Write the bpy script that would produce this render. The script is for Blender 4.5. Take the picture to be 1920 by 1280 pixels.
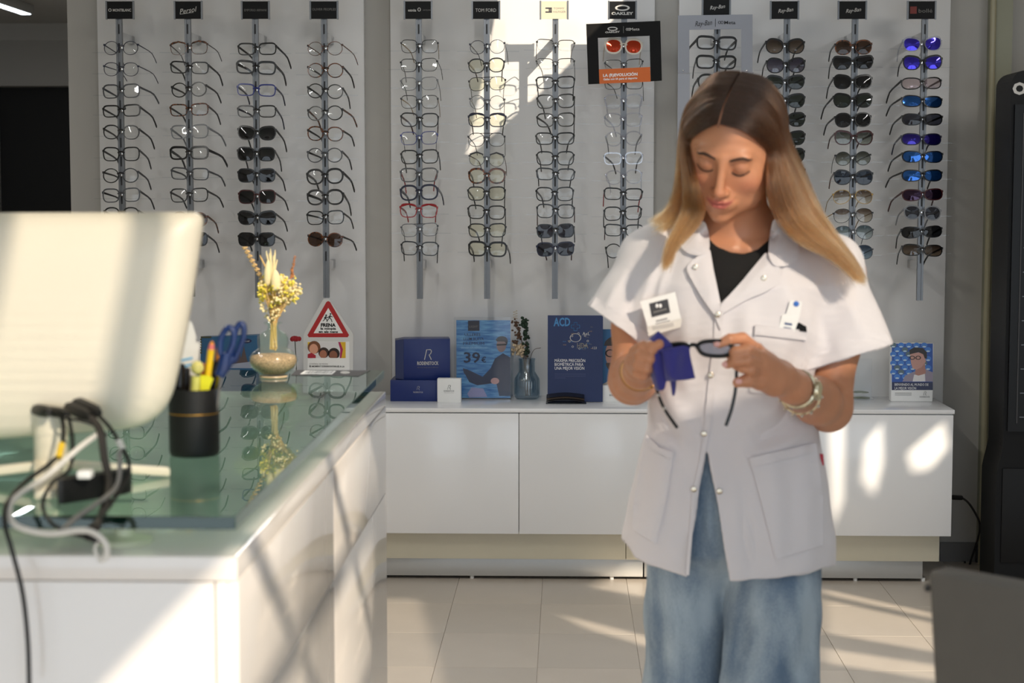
import bpy, bmesh, math, random
import numpy as np
from mathutils import Vector, Matrix, Euler
from mathutils.geometry import tessellate_polygon

random.seed(7)
rng = np.random.default_rng(7)
SC = bpy.context.scene
COL = SC.collection
for o in list(bpy.data.objects):
    bpy.data.objects.remove(o)

# ------------------------------------------------------------------ camera
F = 3346.0                      # focal length in pixels of the 1920 x 1280 frame
CAMZ = 1.43
cam_data = bpy.data.cameras.new('camera')
cam = bpy.data.objects.new('camera', cam_data)
COL.objects.link(cam)
cam.location = (0, 0, CAMZ)
cam.rotation_euler = (math.radians(90 - 4.78), 0, math.radians(1.71))
cam_data.sensor_width = 36
cam_data.lens = F / 1920 * 36
cam_data.clip_start = 0.05
cam_data.dof.use_dof = True
cam_data.dof.focus_distance = 5.9
cam_data.dof.aperture_fstop = 6.3
SC.camera = cam
CR = cam.rotation_euler.to_matrix()

# ------------------------------------------------------------------ light
SUN_DIR = Vector((-0.625, 1.0, -0.66))          # the way the sunlight travels
world = bpy.data.worlds.new('world'); SC.world = world
world.use_nodes = True
bg = world.node_tree.nodes['Background']
bg.inputs[0].default_value = (0.80, 0.90, 1.0, 1)
bg.inputs[1].default_value = 2.15
sun_data = bpy.data.lights.new('sun', 'SUN')
sun_data.energy = 4.6
sun_data.color = (1.0, 0.86, 0.68)
sun_data.angle = math.radians(0.6)
sun = bpy.data.objects.new('sun', sun_data); COL.objects.link(sun)
sun.location = (4, -5, 6)
sun.rotation_euler = SUN_DIR.to_track_quat('-Z', 'Y').to_euler()

def area(name, loc, size, energy, color, direction, portal=False):
    d = bpy.data.lights.new(name, 'AREA'); d.shape = 'RECTANGLE'
    d.size, d.size_y = size; d.energy = energy; d.color = color
    if portal: d.cycles.is_portal = True
    o = bpy.data.objects.new(name, d); COL.objects.link(o)
    o.location = loc
    o.rotation_euler = Vector(direction).to_track_quat('-Z', 'Y').to_euler()
    return o

SC.view_settings.view_transform = 'Standard'
SC.view_settings.look = 'None'
SC.view_settings.exposure = 0.08
SC.view_settings.gamma = 1.0
SC.view_settings.use_curve_mapping = False
SC.cycles.max_bounces = 9
SC.cycles.diffuse_bounces = 4
SC.cycles.transparent_max_bounces = 24
SC.cycles.caustics_reflective = False
SC.cycles.caustics_refractive = False
SC.cycles.sample_clamp_indirect = 6.0
SC.cycles.use_denoising = True

# ------------------------------------------------------------------ helpers
def ray(px, py):
    return CR @ Vector(((px - 960) / F, -(py - 640) / F, -1.0))
def P(px, py, Y):                 # the point seen at that pixel on the plane y = Y
    d = ray(px, py); t = Y / d.y
    return Vector((d.x * t, Y, CAMZ + d.z * t))
def PZ(px, py, Z):
    d = ray(px, py); t = (Z - CAMZ) / d.z
    return Vector((d.x * t, d.y * t, Z))
def PX(px, py, X):
    d = ray(px, py); t = X / d.x
    return Vector((X, d.y * t, CAMZ + d.z * t))

def lin(c):
    return tuple((v / 255 / 12.92) if v / 255 <= 0.04045 else ((v / 255 + 0.055) / 1.055) ** 2.4 for v in c)

MATS = {}
def mat(name, rgb, rough=0.5, metal=0.0, spec=0.5, noise=0.0, nscale=20, bump=0.0, bscale=200, coat=0.0,
        emit=0.0, sheen=0.0, stretch=None, sss=0.0):
    if name in MATS: return MATS[name]
    m = bpy.data.materials.new(name); m.use_nodes = True
    nt = m.node_tree; b = nt.nodes['Principled BSDF']
    c = lin(rgb) + (1,)
    b.inputs['Base Color'].default_value = c
    b.inputs['Roughness'].default_value = rough
    b.inputs['Metallic'].default_value = metal
    b.inputs['Specular IOR Level'].default_value = spec
    if coat:
        b.inputs['Coat Weight'].default_value = coat; b.inputs['Coat Roughness'].default_value = 0.05
    if sheen: b.inputs['Sheen Weight'].default_value = sheen
    if sss:
        b.inputs['Subsurface Weight'].default_value = sss
        b.inputs['Subsurface Radius'].default_value = (0.012, 0.004, 0.002)
        b.inputs['Subsurface Scale'].default_value = 1.0
    if emit:
        b.inputs['Emission Color'].default_value = c; b.inputs['Emission Strength'].default_value = emit
    if noise or bump:
        tc = nt.nodes.new('ShaderNodeTexCoord'); mp = nt.nodes.new('ShaderNodeMapping')
        if stretch: mp.inputs['Scale'].default_value = stretch
        nt.links.new(tc.outputs['Object'], mp.inputs[0])
    if noise:
        n = nt.nodes.new('ShaderNodeTexNoise'); n.inputs['Scale'].default_value = nscale; n.inputs['Detail'].default_value = 5
        nt.links.new(mp.outputs[0], n.inputs[0])
        r = nt.nodes.new('ShaderNodeMapRange')
        r.inputs['From Min'].default_value = 0.3; r.inputs['From Max'].default_value = 0.7
        r.inputs['To Min'].default_value = 1 - noise; r.inputs['To Max'].default_value = 1 + noise
        nt.links.new(n.outputs[0], r.inputs[0])
        mx = nt.nodes.new('ShaderNodeVectorMath'); mx.operation = 'SCALE'
        mx.inputs[0].default_value = c[:3]; nt.links.new(r.outputs[0], mx.inputs['Scale'])
        nt.links.new(mx.outputs[0], b.inputs['Base Color'])
    if bump:
        n2 = nt.nodes.new('ShaderNodeTexNoise'); n2.inputs['Scale'].default_value = bscale; n2.inputs['Detail'].default_value = 3
        nt.links.new(mp.outputs[0], n2.inputs[0])
        bn = nt.nodes.new('ShaderNodeBump'); bn.inputs['Strength'].default_value = bump; bn.inputs['Distance'].default_value = 0.002
        nt.links.new(n2.outputs[0], bn.inputs['Height']); nt.links.new(bn.outputs[0], b.inputs['Normal'])
    MATS[name] = m
    return m

def front_fresnel(nt, ior):
    """Fresnel weight on entering faces; none when the ray leaves the sheet."""
    fr = nt.nodes.new('ShaderNodeFresnel'); fr.inputs[0].default_value = ior
    ge = nt.nodes.new('ShaderNodeNewGeometry'); mu = nt.nodes.new('ShaderNodeMath'); mu.operation = 'MULTIPLY'
    su = nt.nodes.new('ShaderNodeMath'); su.operation = 'SUBTRACT'; su.inputs[0].default_value = 1.0
    nt.links.new(ge.outputs['Backfacing'], su.inputs[1]); nt.links.new(su.outputs[0], mu.inputs[0]); nt.links.new(fr.outputs[0], mu.inputs[1])
    return mu.outputs[0]

def clearmat(name, tint, gloss=0.08, rough=0.03, fres=True, ior=1.5, gcol=(1, 1, 1)):
    """Thin clear plastic or glass: tinted pass-through plus a surface reflection."""
    if name in MATS: return MATS[name]
    m = bpy.data.materials.new(name); m.use_nodes = True
    nt = m.node_tree; nt.nodes.clear()
    out = nt.nodes.new('ShaderNodeOutputMaterial'); mix = nt.nodes.new('ShaderNodeMixShader')
    t = nt.nodes.new('ShaderNodeBsdfTransparent'); t.inputs[0].default_value = tuple(tint) + (1,)
    g = nt.nodes.new('ShaderNodeBsdfGlossy'); g.inputs['Roughness'].default_value = rough
    g.inputs['Color'].default_value = tuple(gcol) + (1,)
    if fres:
        nt.links.new(front_fresnel(nt, ior), mix.inputs[0])
    else: mix.inputs[0].default_value = gloss
    nt.links.new(t.outputs[0], mix.inputs[1]); nt.links.new(g.outputs[0], mix.inputs[2])
    nt.links.new(mix.outputs[0], out.inputs[0])
    MATS[name] = m
    return m

class MB:
    """Collects shapes and links them as one mesh object."""
    def __init__(s): s.v = []; s.f = []
    def add(s, vs, fs):
        n = len(s.v); s.v.extend([tuple(p) for p in vs]); s.f.extend([tuple(i + n for i in f) for f in fs]); return s
    def box(s, a, b, bev=0.0):
        x0, x1 = sorted((a[0], b[0])); y0, y1 = sorted((a[1], b[1])); z0, z1 = sorted((a[2], b[2]))
        if bev <= 0:
            vs = [(x, y, z) for x in (x0, x1) for y in (y0, y1) for z in (z0, z1)]
            fs = [(0,1,3,2),(4,6,7,5),(0,4,5,1),(2,3,7,6),(0,2,6,4),(1,5,7,3)]
            return s.add(vs, fs)
        bm = bmesh.new()
        r = bmesh.ops.create_cube(bm, size=1)
        for v in bm.verts:
            v.co = Vector((x0 + (v.co.x + .5) * (x1 - x0), y0 + (v.co.y + .5) * (y1 - y0), z0 + (v.co.z + .5) * (z1 - z0)))
        bmesh.ops.bevel(bm, geom=bm.edges[:], offset=bev, segments=2, affect='EDGES', profile=0.5)
        return s.bm(bm)
    def bm(s, bm):
        bm.verts.index_update()
        s.add([v.co[:] for v in bm.verts], [[v.index for v in f.verts] for f in bm.faces]); bm.free(); return s
    def tube(s, pts, r, n=8, caps=True):
        pts = [Vector(p) for p in pts]; m = len(pts)
        rs = r if isinstance(r, (list, tuple)) else [r] * m
        up = None; rings = []
        for i, p in enumerate(pts):
            t = (pts[min(i + 1, m - 1)] - pts[max(i - 1, 0)]).normalized()
            if up is None: up = t.orthogonal().normalized()
            up = (up - t * up.dot(t))
            up = up.normalized() if up.length > 1e-6 else t.orthogonal().normalized()
            w = t.cross(up)
            rings.append([p + (up * math.cos(2 * math.pi * k / n) + w * math.sin(2 * math.pi * k / n)) * rs[i] for k in range(n)])
        vs = [q for ring in rings for q in ring]
        fs = [(i * n + k, i * n + (k + 1) % n, (i + 1) * n + (k + 1) % n, (i + 1) * n + k) for i in range(m - 1) for k in range(n)]
        if caps: fs += [tuple(range(n))[::-1], tuple(range((m - 1) * n, m * n))]
        return s.add(vs, fs)
    def lathe(s, prof, c=(0, 0, 0), n=32, axis='z'):
        vs = []; fs = []; m = len(prof)
        for r, h in prof:
            for k in range(n):
                a = 2 * math.pi * k / n
                vs.append((c[0] + r * math.cos(a), c[1] + r * math.sin(a), c[2] + h) if axis == 'z' else
                          (c[0] + r * math.cos(a), c[1] + h, c[2] + r * math.sin(a)))
        for i in range(m - 1):
            for k in range(n):
                fs.append((i * n + k, i * n + (k + 1) % n, (i + 1) * n + (k + 1) % n, (i + 1) * n + k))
        if prof[0][0] > 1e-6: fs.append(tuple(range(n))[::-1])
        if prof[-1][0] > 1e-6: fs.append(tuple(range((m - 1) * n, m * n)))
        return s.add(vs, fs)
    def prism(s, poly, origin, ux, uy, depth):
        """A flat outline (u, v) given thickness along ux x uy."""
        o = Vector(origin); ux = Vector(ux); uy = Vector(uy); w = ux.cross(uy).normalized() * depth
        a = [o + ux * u + uy * v for u, v in poly]; n = len(a)
        tri = tessellate_polygon([[Vector((u, v, 0)) for u, v in poly]])
        fs = [tuple(t) for t in tri] + [tuple(n + i for i in t[::-1]) for t in tri]
        fs += [(i, (i + 1) % n, n + (i + 1) % n, n + i) for i in range(n)]
        return s.add(a + [p + w for p in a], fs)
    def ball(s, c, r, seg=10, rings=7):
        rx, ry, rz = (r, r, r) if not isinstance(r, (tuple, list)) else r
        vs = [(c[0], c[1], c[2] + rz)]; fs = []
        for i in range(1, rings):
            a = math.pi * i / rings
            for k in range(seg):
                b = 2 * math.pi * k / seg
                vs.append((c[0] + rx * math.sin(a) * math.cos(b), c[1] + ry * math.sin(a) * math.sin(b), c[2] + rz * math.cos(a)))
        vs.append((c[0], c[1], c[2] - rz))
        for k in range(seg):
            fs.append((0, 1 + k, 1 + (k + 1) % seg)); L = len(vs) - 1
            fs.append((L, 1 + (rings - 2) * seg + (k + 1) % seg, 1 + (rings - 2) * seg + k))
        for i in range(rings - 2):
            for k in range(seg):
                fs.append((1 + i * seg + k, 1 + (i + 1) * seg + k, 1 + (i + 1) * seg + (k + 1) % seg, 1 + i * seg + (k + 1) % seg))
        return s.add(vs, fs)
    def mesh(s, name, smooth=False):
        me = bpy.data.meshes.new(name); me.from_pydata(s.v, [], s.f); me.validate()
        bm = bmesh.new(); bm.from_mesh(me); bmesh.ops.recalc_face_normals(bm, faces=bm.faces[:]); bm.to_mesh(me); bm.free()
        if smooth:
            me.polygons.foreach_set('use_smooth', [True] * len(me.polygons))
            if smooth != 'all': me.set_sharp_from_angle(angle=math.radians(40))
        return me
    def build(s, name, m, parent=None, smooth=True, **kw):
        return link(name, s.mesh(name, smooth), m, parent, **kw)

def link(name, me, m, parent=None, local=False, **kw):
    o = bpy.data.objects.new(name, me); COL.objects.link(o)
    if m is not None and not me.materials: me.materials.append(m)
    elif m is not None and me.materials[0] != m:
        o.material_slots[0].link = 'OBJECT'; o.material_slots[0].material = m
    if parent is not None:
        o.parent = parent
        if not local: o.matrix_parent_inverse = parent_matrix(parent).inverted()
    for k, v in kw.items(): o[k] = v
    return o

def parent_matrix(o):
    m = Matrix.LocRotScale(o.location, o.rotation_euler, o.scale)
    if o.parent is not None: m = parent_matrix(o.parent) @ o.matrix_parent_inverse @ m
    return m

def thing(name, label, cat, loc=(0, 0, 0), group=None):
    o = bpy.data.objects.new(name, None); COL.objects.link(o); o.location = loc
    o.empty_display_size = 0.05
    o['label'] = label; o['category'] = cat
    if group: o['group'] = group
    return o

def tag(o, label, cat, group=None):
    o['label'] = label; o['category'] = cat
    if group: o['group'] = group
    return o

def text(name, s, origin, ux, uy, height, m, parent=None, width=None, depth=0.0004, align='CENTER', shear=0.0, bold=0.0, wscale=1.0):
    """Lettering as flat relief: cap height, centred at origin in the plane (ux, uy)."""
    cu = bpy.data.curves.new('t', 'FONT'); cu.body = s; cu.size = 1.0; cu.align_x = 'LEFT'
    cu.extrude = 0.0; cu.offset = bold; cu.shear = shear; cu.resolution_u = 2
    ob = bpy.data.objects.new('t', cu)
    me = bpy.data.meshes.new_from_object(ob)
    bpy.data.objects.remove(ob); bpy.data.curves.remove(cu)
    n = len(me.vertices)
    co = np.empty(n * 3); me.vertices.foreach_get('co', co); co = co.reshape(-1, 3)
    x0, x1 = co[:, 0].min(), co[:, 0].max(); y0, y1 = 0.0, 0.72
    lines = s.count('\n') + 1
    k = height / 0.72
    kx = (width / (x1 - x0)) if width else k * wscale
    yc = (co[:, 1].min() + co[:, 1].max()) / 2 if lines > 1 else 0.36
    xa = {'CENTER': (x0 + x1) / 2, 'LEFT': x0, 'RIGHT': x1}[align]
    o = np.array(origin); ux = np.array(Vector(ux).normalized()); uy = np.array(Vector(uy).normalized()); w = np.cross(ux, uy)
    q = o + np.outer((co[:, 0] - xa) * kx, ux) + np.outer((co[:, 1] - yc) * k, uy) + w * depth
    me.vertices.foreach_set('co', q.ravel()); me.update()
    me.materials.clear()
    return link(name, me, m, parent)

def spline(pts, n=8):
    """Catmull-Rom through the points."""
    p = [Vector(q) for q in pts]; p = [p[0] * 2 - p[1]] + p + [p[-1] * 2 - p[-2]]; out = []
    for i in range(1, len(p) - 2):
        for k in range(n):
            t = k / n
            out.append(0.5 * ((2 * p[i]) + (-p[i-1] + p[i+1]) * t + (2*p[i-1] - 5*p[i] + 4*p[i+1] - p[i+2]) * t*t + (-p[i-1] + 3*p[i] - 3*p[i+1] + p[i+2]) * t**3))
    out.append(p[-2]); return out

X3, Y3, Z3 = Vector((1, 0, 0)), Vector((0, 1, 0)), Vector((0, 0, 1))

# ------------------------------------------------------------------ palette
wallm = mat('wall_paint', (186, 183, 177), 0.75, noise=0.02, nscale=3, bump=0.08, bscale=300)
panelm = mat('display_panel_laminate', (232, 231, 230), 0.35, noise=0.01, nscale=4)
ceilm = mat('ceiling_paint', (205, 202, 196), 0.9, noise=0.02, nscale=2)
cabm = mat('cabinet_lacquer', (240, 241, 243), 0.18, coat=0.3, noise=0.01, nscale=2)
beige = mat('beige_plinth', (214, 208, 188), 0.4, noise=0.02, nscale=5)
steelp = mat('brushed_plinth', (190, 190, 188), 0.35, metal=0.4, noise=0.03, nscale=60, stretch=(1, 1, 30))
black = mat('black_plastic', (16, 16, 17), 0.45)
blackg = mat('black_gloss', (14, 14, 15), 0.2)
white = mat('white_plastic', (240, 240, 238), 0.4)
paper = mat('white_paper', (242, 242, 240), 0.6)
alu = mat('aluminium', (120, 122, 125), 0.38, metal=0.9, noise=0.02, nscale=80)
chrome = mat('chrome', (215, 215, 215), 0.12, metal=1.0)
greyd = mat('dark_grey', (60, 60, 62), 0.5)
dooro = mat('door_dark', (12, 11, 11), 0.6)
acr = clearmat('clear_acrylic', (0.93, 0.94, 0.95), fres=True, ior=1.45)
# ------------------------------------------------------------------ the setting
YW, YP = 6.90, 6.86           # back wall, face of its display panels
ZC = 2.60                     # ceiling of the shop
def struct(o): o['kind'] = 'structure'; return o

# floor: a slab with the tiles in view laid on it as pieces
def floor_mat():
    m = bpy.data.materials.new('floor_tile_far'); m.use_nodes = True; nt = m.node_tree; b = nt.nodes['Principled BSDF']
    tc = nt.nodes.new('ShaderNodeTexCoord'); br = nt.nodes.new('ShaderNodeTexBrick')
    br.offset = 0.0; br.inputs['Scale'].default_value = 1.0
    br.inputs['Brick Width'].default_value = 0.31; br.inputs['Row Height'].default_value = 0.42
    br.inputs['Mortar Size'].default_value = 0.0015
    br.inputs['Color1'].default_value = lin((202, 192, 180)) + (1,); br.inputs['Color2'].default_value = lin((206, 196, 184)) + (1,)
    br.inputs['Mortar'].default_value = lin((110, 102, 94)) + (1,)
    nt.links.new(tc.outputs['Object'], br.inputs[0]); nt.links.new(br.outputs[0], b.inputs['Base Color'])
    b.inputs['Roughness'].default_value = 0.3
    return m
FX0, FX1, FY0, FY1 = -3.6, 4.4, -2.2, 11.2
floor = struct(MB().box((FX0, FY0, -0.1), (FX1, FY1, -0.003)).build('floor', floor_mat(), smooth=False))
tile_m = [mat('floor_tile_a', (204, 193, 180), 0.28, noise=0.035, nscale=5), mat('floor_tile_b', (198, 188, 176), 0.3, noise=0.035, nscale=4)]
tx0 = PZ(1017, 1094, 0).x; ty0 = PZ(1050, 1187.6, 0).y
tm = MB().box((0.0008, 0.0008, -0.004), (0.3092, 0.4192, 0.0), 0.0006).mesh('tile')
n = 0
for i in range(-7, 6):
    for j in range(-5, 3):
        o = link('tile', tm, tile_m[(i * 3 + j * 5) % 2], floor, local=True)
        o.location = (tx0 + i * 0.31, ty0 + j * 0.42, 0); n += 1

wall_back = struct(MB().box((-1.80, YW, 0), (FX1, YW + 0.12, ZC + 0.6)).build('wall_back', wallm, smooth=False))
for a, b_ in ((187, 684), (733, 1226), (1271, 1777)):
    xa, xb = P(a, 300, YP).x, P(b_, 300, YP).x
    MB().box((xa, YP, 0.55), (xb, YW + 0.01, 2.55), 0.002).build('display_panel', panelm, wall_back)
# corridor on the left with the dark doorway at its end
YD = 10.8
xdr = P(163, 300, YD).x; zdt = P(80, 161, YD).z; zct = P(80, 44, YD).z
wall_corr = struct(MB().box((-1.92, YW, 0), (-1.80, YD, ZC)).build('wall_corridor', wallm, smooth=False))
wall_far = MB().box((xdr, YD, 0), (-1.80, YD + 0.15, ZC)).box((FX0, YD, zdt), (xdr, YD + 0.15, ZC)).box((FX0, YD, 0), (FX0 + .12, YD + .15, zdt))
wall_far = struct(wall_far.build('wall_end', wallm, smooth=False))
MB().box((FX0, YD - 0.012, zct - 0.10), (-1.80, YD, zct)).build('cornice', ceilm, wall_far)
dark = struct(MB().box((FX0, YD + 0.16, -0.01), (xdr + 0.3, YD + 0.2, zdt + 0.05)).build('door_1', dooro, smooth=False))
MB().box((xdr - 0.07, YD + 0.14, 0.9), (xdr - 0.045, YD + 0.16, 1.12), 0.004).build('door_handle', greyd, dark)
wall_left = struct(MB().box((FX0 - 0.1, FY0, 0), (FX0, YD + .15, ZC + 0.6)).build('wall_left', wallm, smooth=False))
wall_right = struct(MB().box((FX1, FY0, 0), (FX1 + 0.1, YW, ZC + 0.6)).build('wall_right', wallm, smooth=False))
# front wall with the shop window behind the camera
wall_front = struct(MB().box((FX0, FY0 - 0.1, 0), (-2.4, FY0, ZC + .6)).box((3.9, FY0 - 0.1, 0), (FX1, FY0, ZC + .6))
                    .box((-2.4, FY0 - 0.1, 2.35), (3.9, FY0, ZC + .6)).box((-2.4, FY0 - 0.1, 0), (3.9, FY0, 0.12)).build('wall_front', wallm, smooth=False))
window_1 = MB()
for x in (-2.4, -0.85, 0.75, 2.3, 3.85): window_1.box((x, FY0 - 0.07, 0.12), (x + 0.05, FY0 - 0.02, 2.35))
window_1 = struct(window_1.build('window_1', alu, smooth=False))
# right-hand pillar, skirting
MB().box((P(1853, 300, 6.84).x, 6.84, 0), (P(1893, 300, 6.84).x, YW, ZC)).build('trim_1', mat('pillar_paint', (150, 150, 128), 0.45, noise=0.02, nscale=4), kind='structure', smooth=False)
MB().tube([(P(1858, 300, 6.84).x - 0.004, 6.838, 0), (P(1858, 300, 6.84).x - 0.004, 6.838, ZC)], 0.012, 12).build('trim_2', mat('pillar_edge', (170, 164, 136), 0.3), kind='structure')
MB().box((P(1765, 900, YW).x, YW - 0.012, 0), (P(1850, 900, YW).x, YW, 0.075)).build('baseboard_back', mat('skirting', (120, 118, 116), 0.4), kind='structure', smooth=False)
MB().box((P(1830, 900, YW).x, YW - 0.03, 0), (P(1833, 900, YW).x, YW - .012, 0.073)).build('trim_3', greyd, kind='structure', smooth=False)

# ceiling with unseen openings added to steer the sun patches (outlines in plan)
def proj(px, py, Y=None, Z=None, X=None):
    q = P(px, py, Y) if Y is not None else (PZ(px, py, Z) if Z is not None else PX(px, py, X))
    t = (ZC - q.z) / 0.66
    return (q.x + 0.625 * t, q.y - t)
def quad(*pts): return list(pts)
YF_ = 6.45
HOLES = [
    # sun on the upper part of the back wall
    [proj(948, -70, YP), proj(1205, -70, YP), proj(1150, 38, YP), proj(1030, 160, YP), proj(872, 300, YP), proj(905, 150, YP)],
    # on the wall beside the third panel
    # on the shop assistant, the flowers, the screen and the counter
    [(1.30, 2.25), (1.95, 2.25), (2.12, 1.10), (1.62, 0.70), (1.30, 1.05)],
    [(0.50, 1.9), (0.92, 1.9), (0.92, 1.25), (0.50, 1.25)],
    [(0.10, 0.72), (0.78, 0.72), (1.02, -0.2), (0.35, -0.2)],
    [(1.12, 0.98), (1.28, 0.98), (1.60, 0.30), (1.62, -1.6), (1.12, -1.6)],
    [(1.68, 0.15), (2.02, -0.15), (2.02, -1.6), (1.68, -1.6)],
    # on the floor and the cabinet at the back
    [proj(1556, 780, YF_), proj(1582, 780, YF_), proj(1580, 940, YF_), proj(1560, 990, YF_)],
    [proj(1622, 830, YF_), proj(1652, 795, YF_), proj(1655, 870, YF_), proj(1640, 930, YF_), proj(1616, 900, YF_)],
    [proj(1700, 850, YF_), proj(1768, 792, YF_), proj(1778, 840, YF_), proj(1745, 880, YF_), proj(1712, 885, YF_)],
    [proj(1545, 1104, Z=0), proj(1760, 1152, Z=0), proj(1760, 1161, Z=0), proj(1545, 1113, Z=0)],
    [proj(1545, 1124, Z=0), proj(1760, 1170, Z=0), proj(1775, 1226, Z=0), proj(1545, 1186, Z=0)],
    [proj(1545, 1215, Z=0), proj(1775, 1250, Z=0), proj(1775, 1278, Z=0), proj(1545, 1242, Z=0)],
    [proj(1150, 1078, Z=0), proj(1262, 1080, Z=0), proj(1262, 1128, Z=0), proj(1110, 1102, Z=0)],
    [proj(1050, 1152, Z=0), proj(1262, 1205, Z=0), proj(1262, 1226, Z=0), proj(1100, 1178, Z=0)],
]
def ceiling():
    outer = [Vector((FX0 - .1, FY0 - .1, 0)), Vector((FX1 + .1, FY0 - .1, 0)), Vector((FX1 + .1, YW + .12, 0)), Vector((FX0 - .1, YW + .12, 0))]
    loops = [outer] + [[Vector((x, y, 0)) for x, y in h] for h in HOLES]
    flat = [p for l in loops for p in l]
    tri = tessellate_polygon(loops)
    mb = MB(); n = len(flat)
    mb.add([(p.x, p.y, ZC) for p in flat], tri)
    mb.add([(p.x, p.y, ZC + 0.004) for p in flat], [t[::-1] for t in tri])
    k = 0
    for l in loops:
        m = len(l)
        mb.add([(p.x, p.y, ZC) for p in l] + [(p.x, p.y, ZC + 0.004) for p in l], [(i, (i + 1) % m, m + (i + 1) % m, m + i) for i in range(m)])
    return mb
ceil = struct(ceiling().build('ceiling', ceilm, smooth=False))
ceil2 = struct(MB().box((FX0 - .1, YW + .12, zct), (-1.80, YD + .2, zct + 0.1)).build('ceiling_corridor', ceilm, smooth=False))
# unseen bars added across the openings: they throw the soft bands on the screen and the counter
bars = MB()
for a, b_ in (((0.30, 0.70), (0.72, -0.2)), ((0.48, .72), (.93, -.2)), ((1.12, 0.42), (1.62, 0.36)), ((1.12, -0.30), (1.62, -0.24)), ((1.12, -0.95), (1.62, -0.72)), ((1.36, .8), (1.36, -1.6))):
    bars.tube([(a[0], a[1], ZC + 0.02), (b_[0], b_[1], ZC + 0.02)], 0.022, 8)
struct(bars.build('sun_band_bars', alu))
sun_dimmer = MB()                                   # unseen slats added over two openings to dim the sunlight
for k in range(76):
    y = 0.66 + k * 0.022; sun_dimmer.box((1.28, y, ZC + 0.005), (2.14, y + 0.0072, ZC + 0.007))
for k in range(45):
    y = -0.22 + k * 0.022; sun_dimmer.box((0.08, y, ZC + 0.005), (1.04, y + 0.0072, ZC + 0.007))
lo_ = struct(sun_dimmer.build('sun_dimming_slats', alu, smooth=False))
area('sky_portal_front', (0.75, FY0 + 0.02, 1.24), (6.3, 2.2), 1, (1, 1, 1), (0, 1, 0), portal=True)

# linear ceiling lamps: one in view in the corridor, three unseen ones added for fill
lampm = mat('lamp_diffuser', (235, 245, 255), 0.4, emit=6.0)
def linear_lamp(label, x, y0, y1, z, energy, w=0.05):
    t = thing('ceiling_lamp', label, 'lamp', (x, (y0 + y1) / 2, z), 'linear ceiling lamps')
    MB().box((x - w / 2 - .012, y0, z - 0.05), (x + w / 2 + .012, y1, z), 0.004).build('housing', white, t)
    MB().box((x - w / 2, y0 + .02, z - 0.054), (x + w / 2, y1 - .02, z - 0.049)).build('diffuser', lampm, t)
    a = area('lamp_light', (x, (y0 + y1) / 2, z - 0.06), (w, y1 - y0 - .04), energy, (1.0, 0.97, 0.92), (0, 0, -1))
    a.parent = t; a.matrix_parent_inverse = parent_matrix(t).inverted()
xl = PZ(58, 27, zct - 0.05)
linear_lamp('slim white linear lamp on the corridor ceiling at the top left corner', xl.x - 0.02, xl.y - 3.2, xl.y, zct - .0, 4)
for i, (x, y) in enumerate(((-1.9, 3.6), (-0.35, 4.6), (2.25, 4.6))):
    linear_lamp(['added linear fill lamp, unseen above the left side of the shop', 'added linear fill lamp, unseen over the middle of the shop', 'added linear fill lamp, unseen over the right side of the shop'][i],
                x, y - 0.75, y + 0.75, ZC, 14)

# ------------------------------------------------------------------ wall cabinet
YF = 6.45                                   # front of the doors
zt = P(1200, 766, YF).z
zb_slab = P(1200, 774, YF).z; zdoor = P(1200, 1002, YF).z; zbe = P(1200, 1049, YF + 0.05).z
xr = P(1790, 770, YF).x; xl_c = -2.05; xmid = P(973, 850, YF).x; xs2 = P(1190, 1040, YF).x
top = tag(MB().box((xl_c, YF - 0.004, zb_slab), (xr, YP - 0.0, zt), 0.002).build('worktop', cabm), 'long glossy white top of the wall cabinet below the spectacle racks', 'worktop')
xd0 = P(733, 850, YF).x
edges = [xl_c + 0.01, xmid - 2 * (xmid - xd0) * 0.98, xmid - (xmid - xd0) * 1.0 - 0.17, xmid, P(1380, 850, YF).x, P(1786, 850, YF).x]
edges = [xl_c + .01, xmid - 0.94, xmid - 0.0, xmid + 0.87, P(1787, 850, YF).x]
unit_lab = ['white cabinet unit at the far left, mostly hidden behind the counter', 'white cabinet unit just right of the counter, below the blue boxes',
            'white cabinet unit behind the shop assistant', 'white cabinet unit at the right end, dappled with sunlight']
for i in range(4):
    a, b_ = edges[i], edges[i + 1]
    t = thing('wall_cabinet', unit_lab[i], 'cabinet', ((a + b_) / 2, YF + .2, zdoor), 'white units of the wall cabinet')
    MB().box((a + .001, YF + 0.02, zdoor + .002), (b_ - .001, YP - 0.005, zb_slab - 0.0005)).build('body', cabm, t, smooth=False)
    MB().box((a + 0.0012, YF, zdoor), (b_ - 0.0012, YF + 0.019, zb_slab - 0.004), 0.0012).build('door', cabm, t)
# the base below: a beige box and a steel plinth on small feet, two runs
for k, (a, b_, dz, lab) in enumerate(((xl_c + .05, P(1173, 1030, YF + .05).x, 0.0, 'left'), (P(1173, 1030, YF + .05).x + 0.002, P(1761, 1030, YF + .05).x, 0.0, 'right'))):
    t = thing('plinth_box', 'beige base box with steel plinth below the %s half of the wall cabinet' % lab, 'plinth', ((a + b_) / 2, YF + .2, 0), 'bases of the wall cabinet')
    MB().box((a, YF + 0.05, zbe + dz), (b_, YP - .01, zdoor - 0.001), 0.001).build('base_box', beige, t)
    off = 0.014 if k == 0 else -0.0
    MB().box((a + (.02 if k == 0 else 0.068), YF + 0.07, 0.012), (b_ + (0.065 if k == 0 else -.055), YP - .02, zbe + dz - 0.0005), 0.001).build('plinth', steelp, t)
    for f in range(5):
        x = a + .1 + f * (b_ - a - .15) / 4
        MB().lathe([(0.008, 0), (0.008, 0.0118)], (x, YF + 0.085, 0.0), 10).build('foot', white, t)

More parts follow.
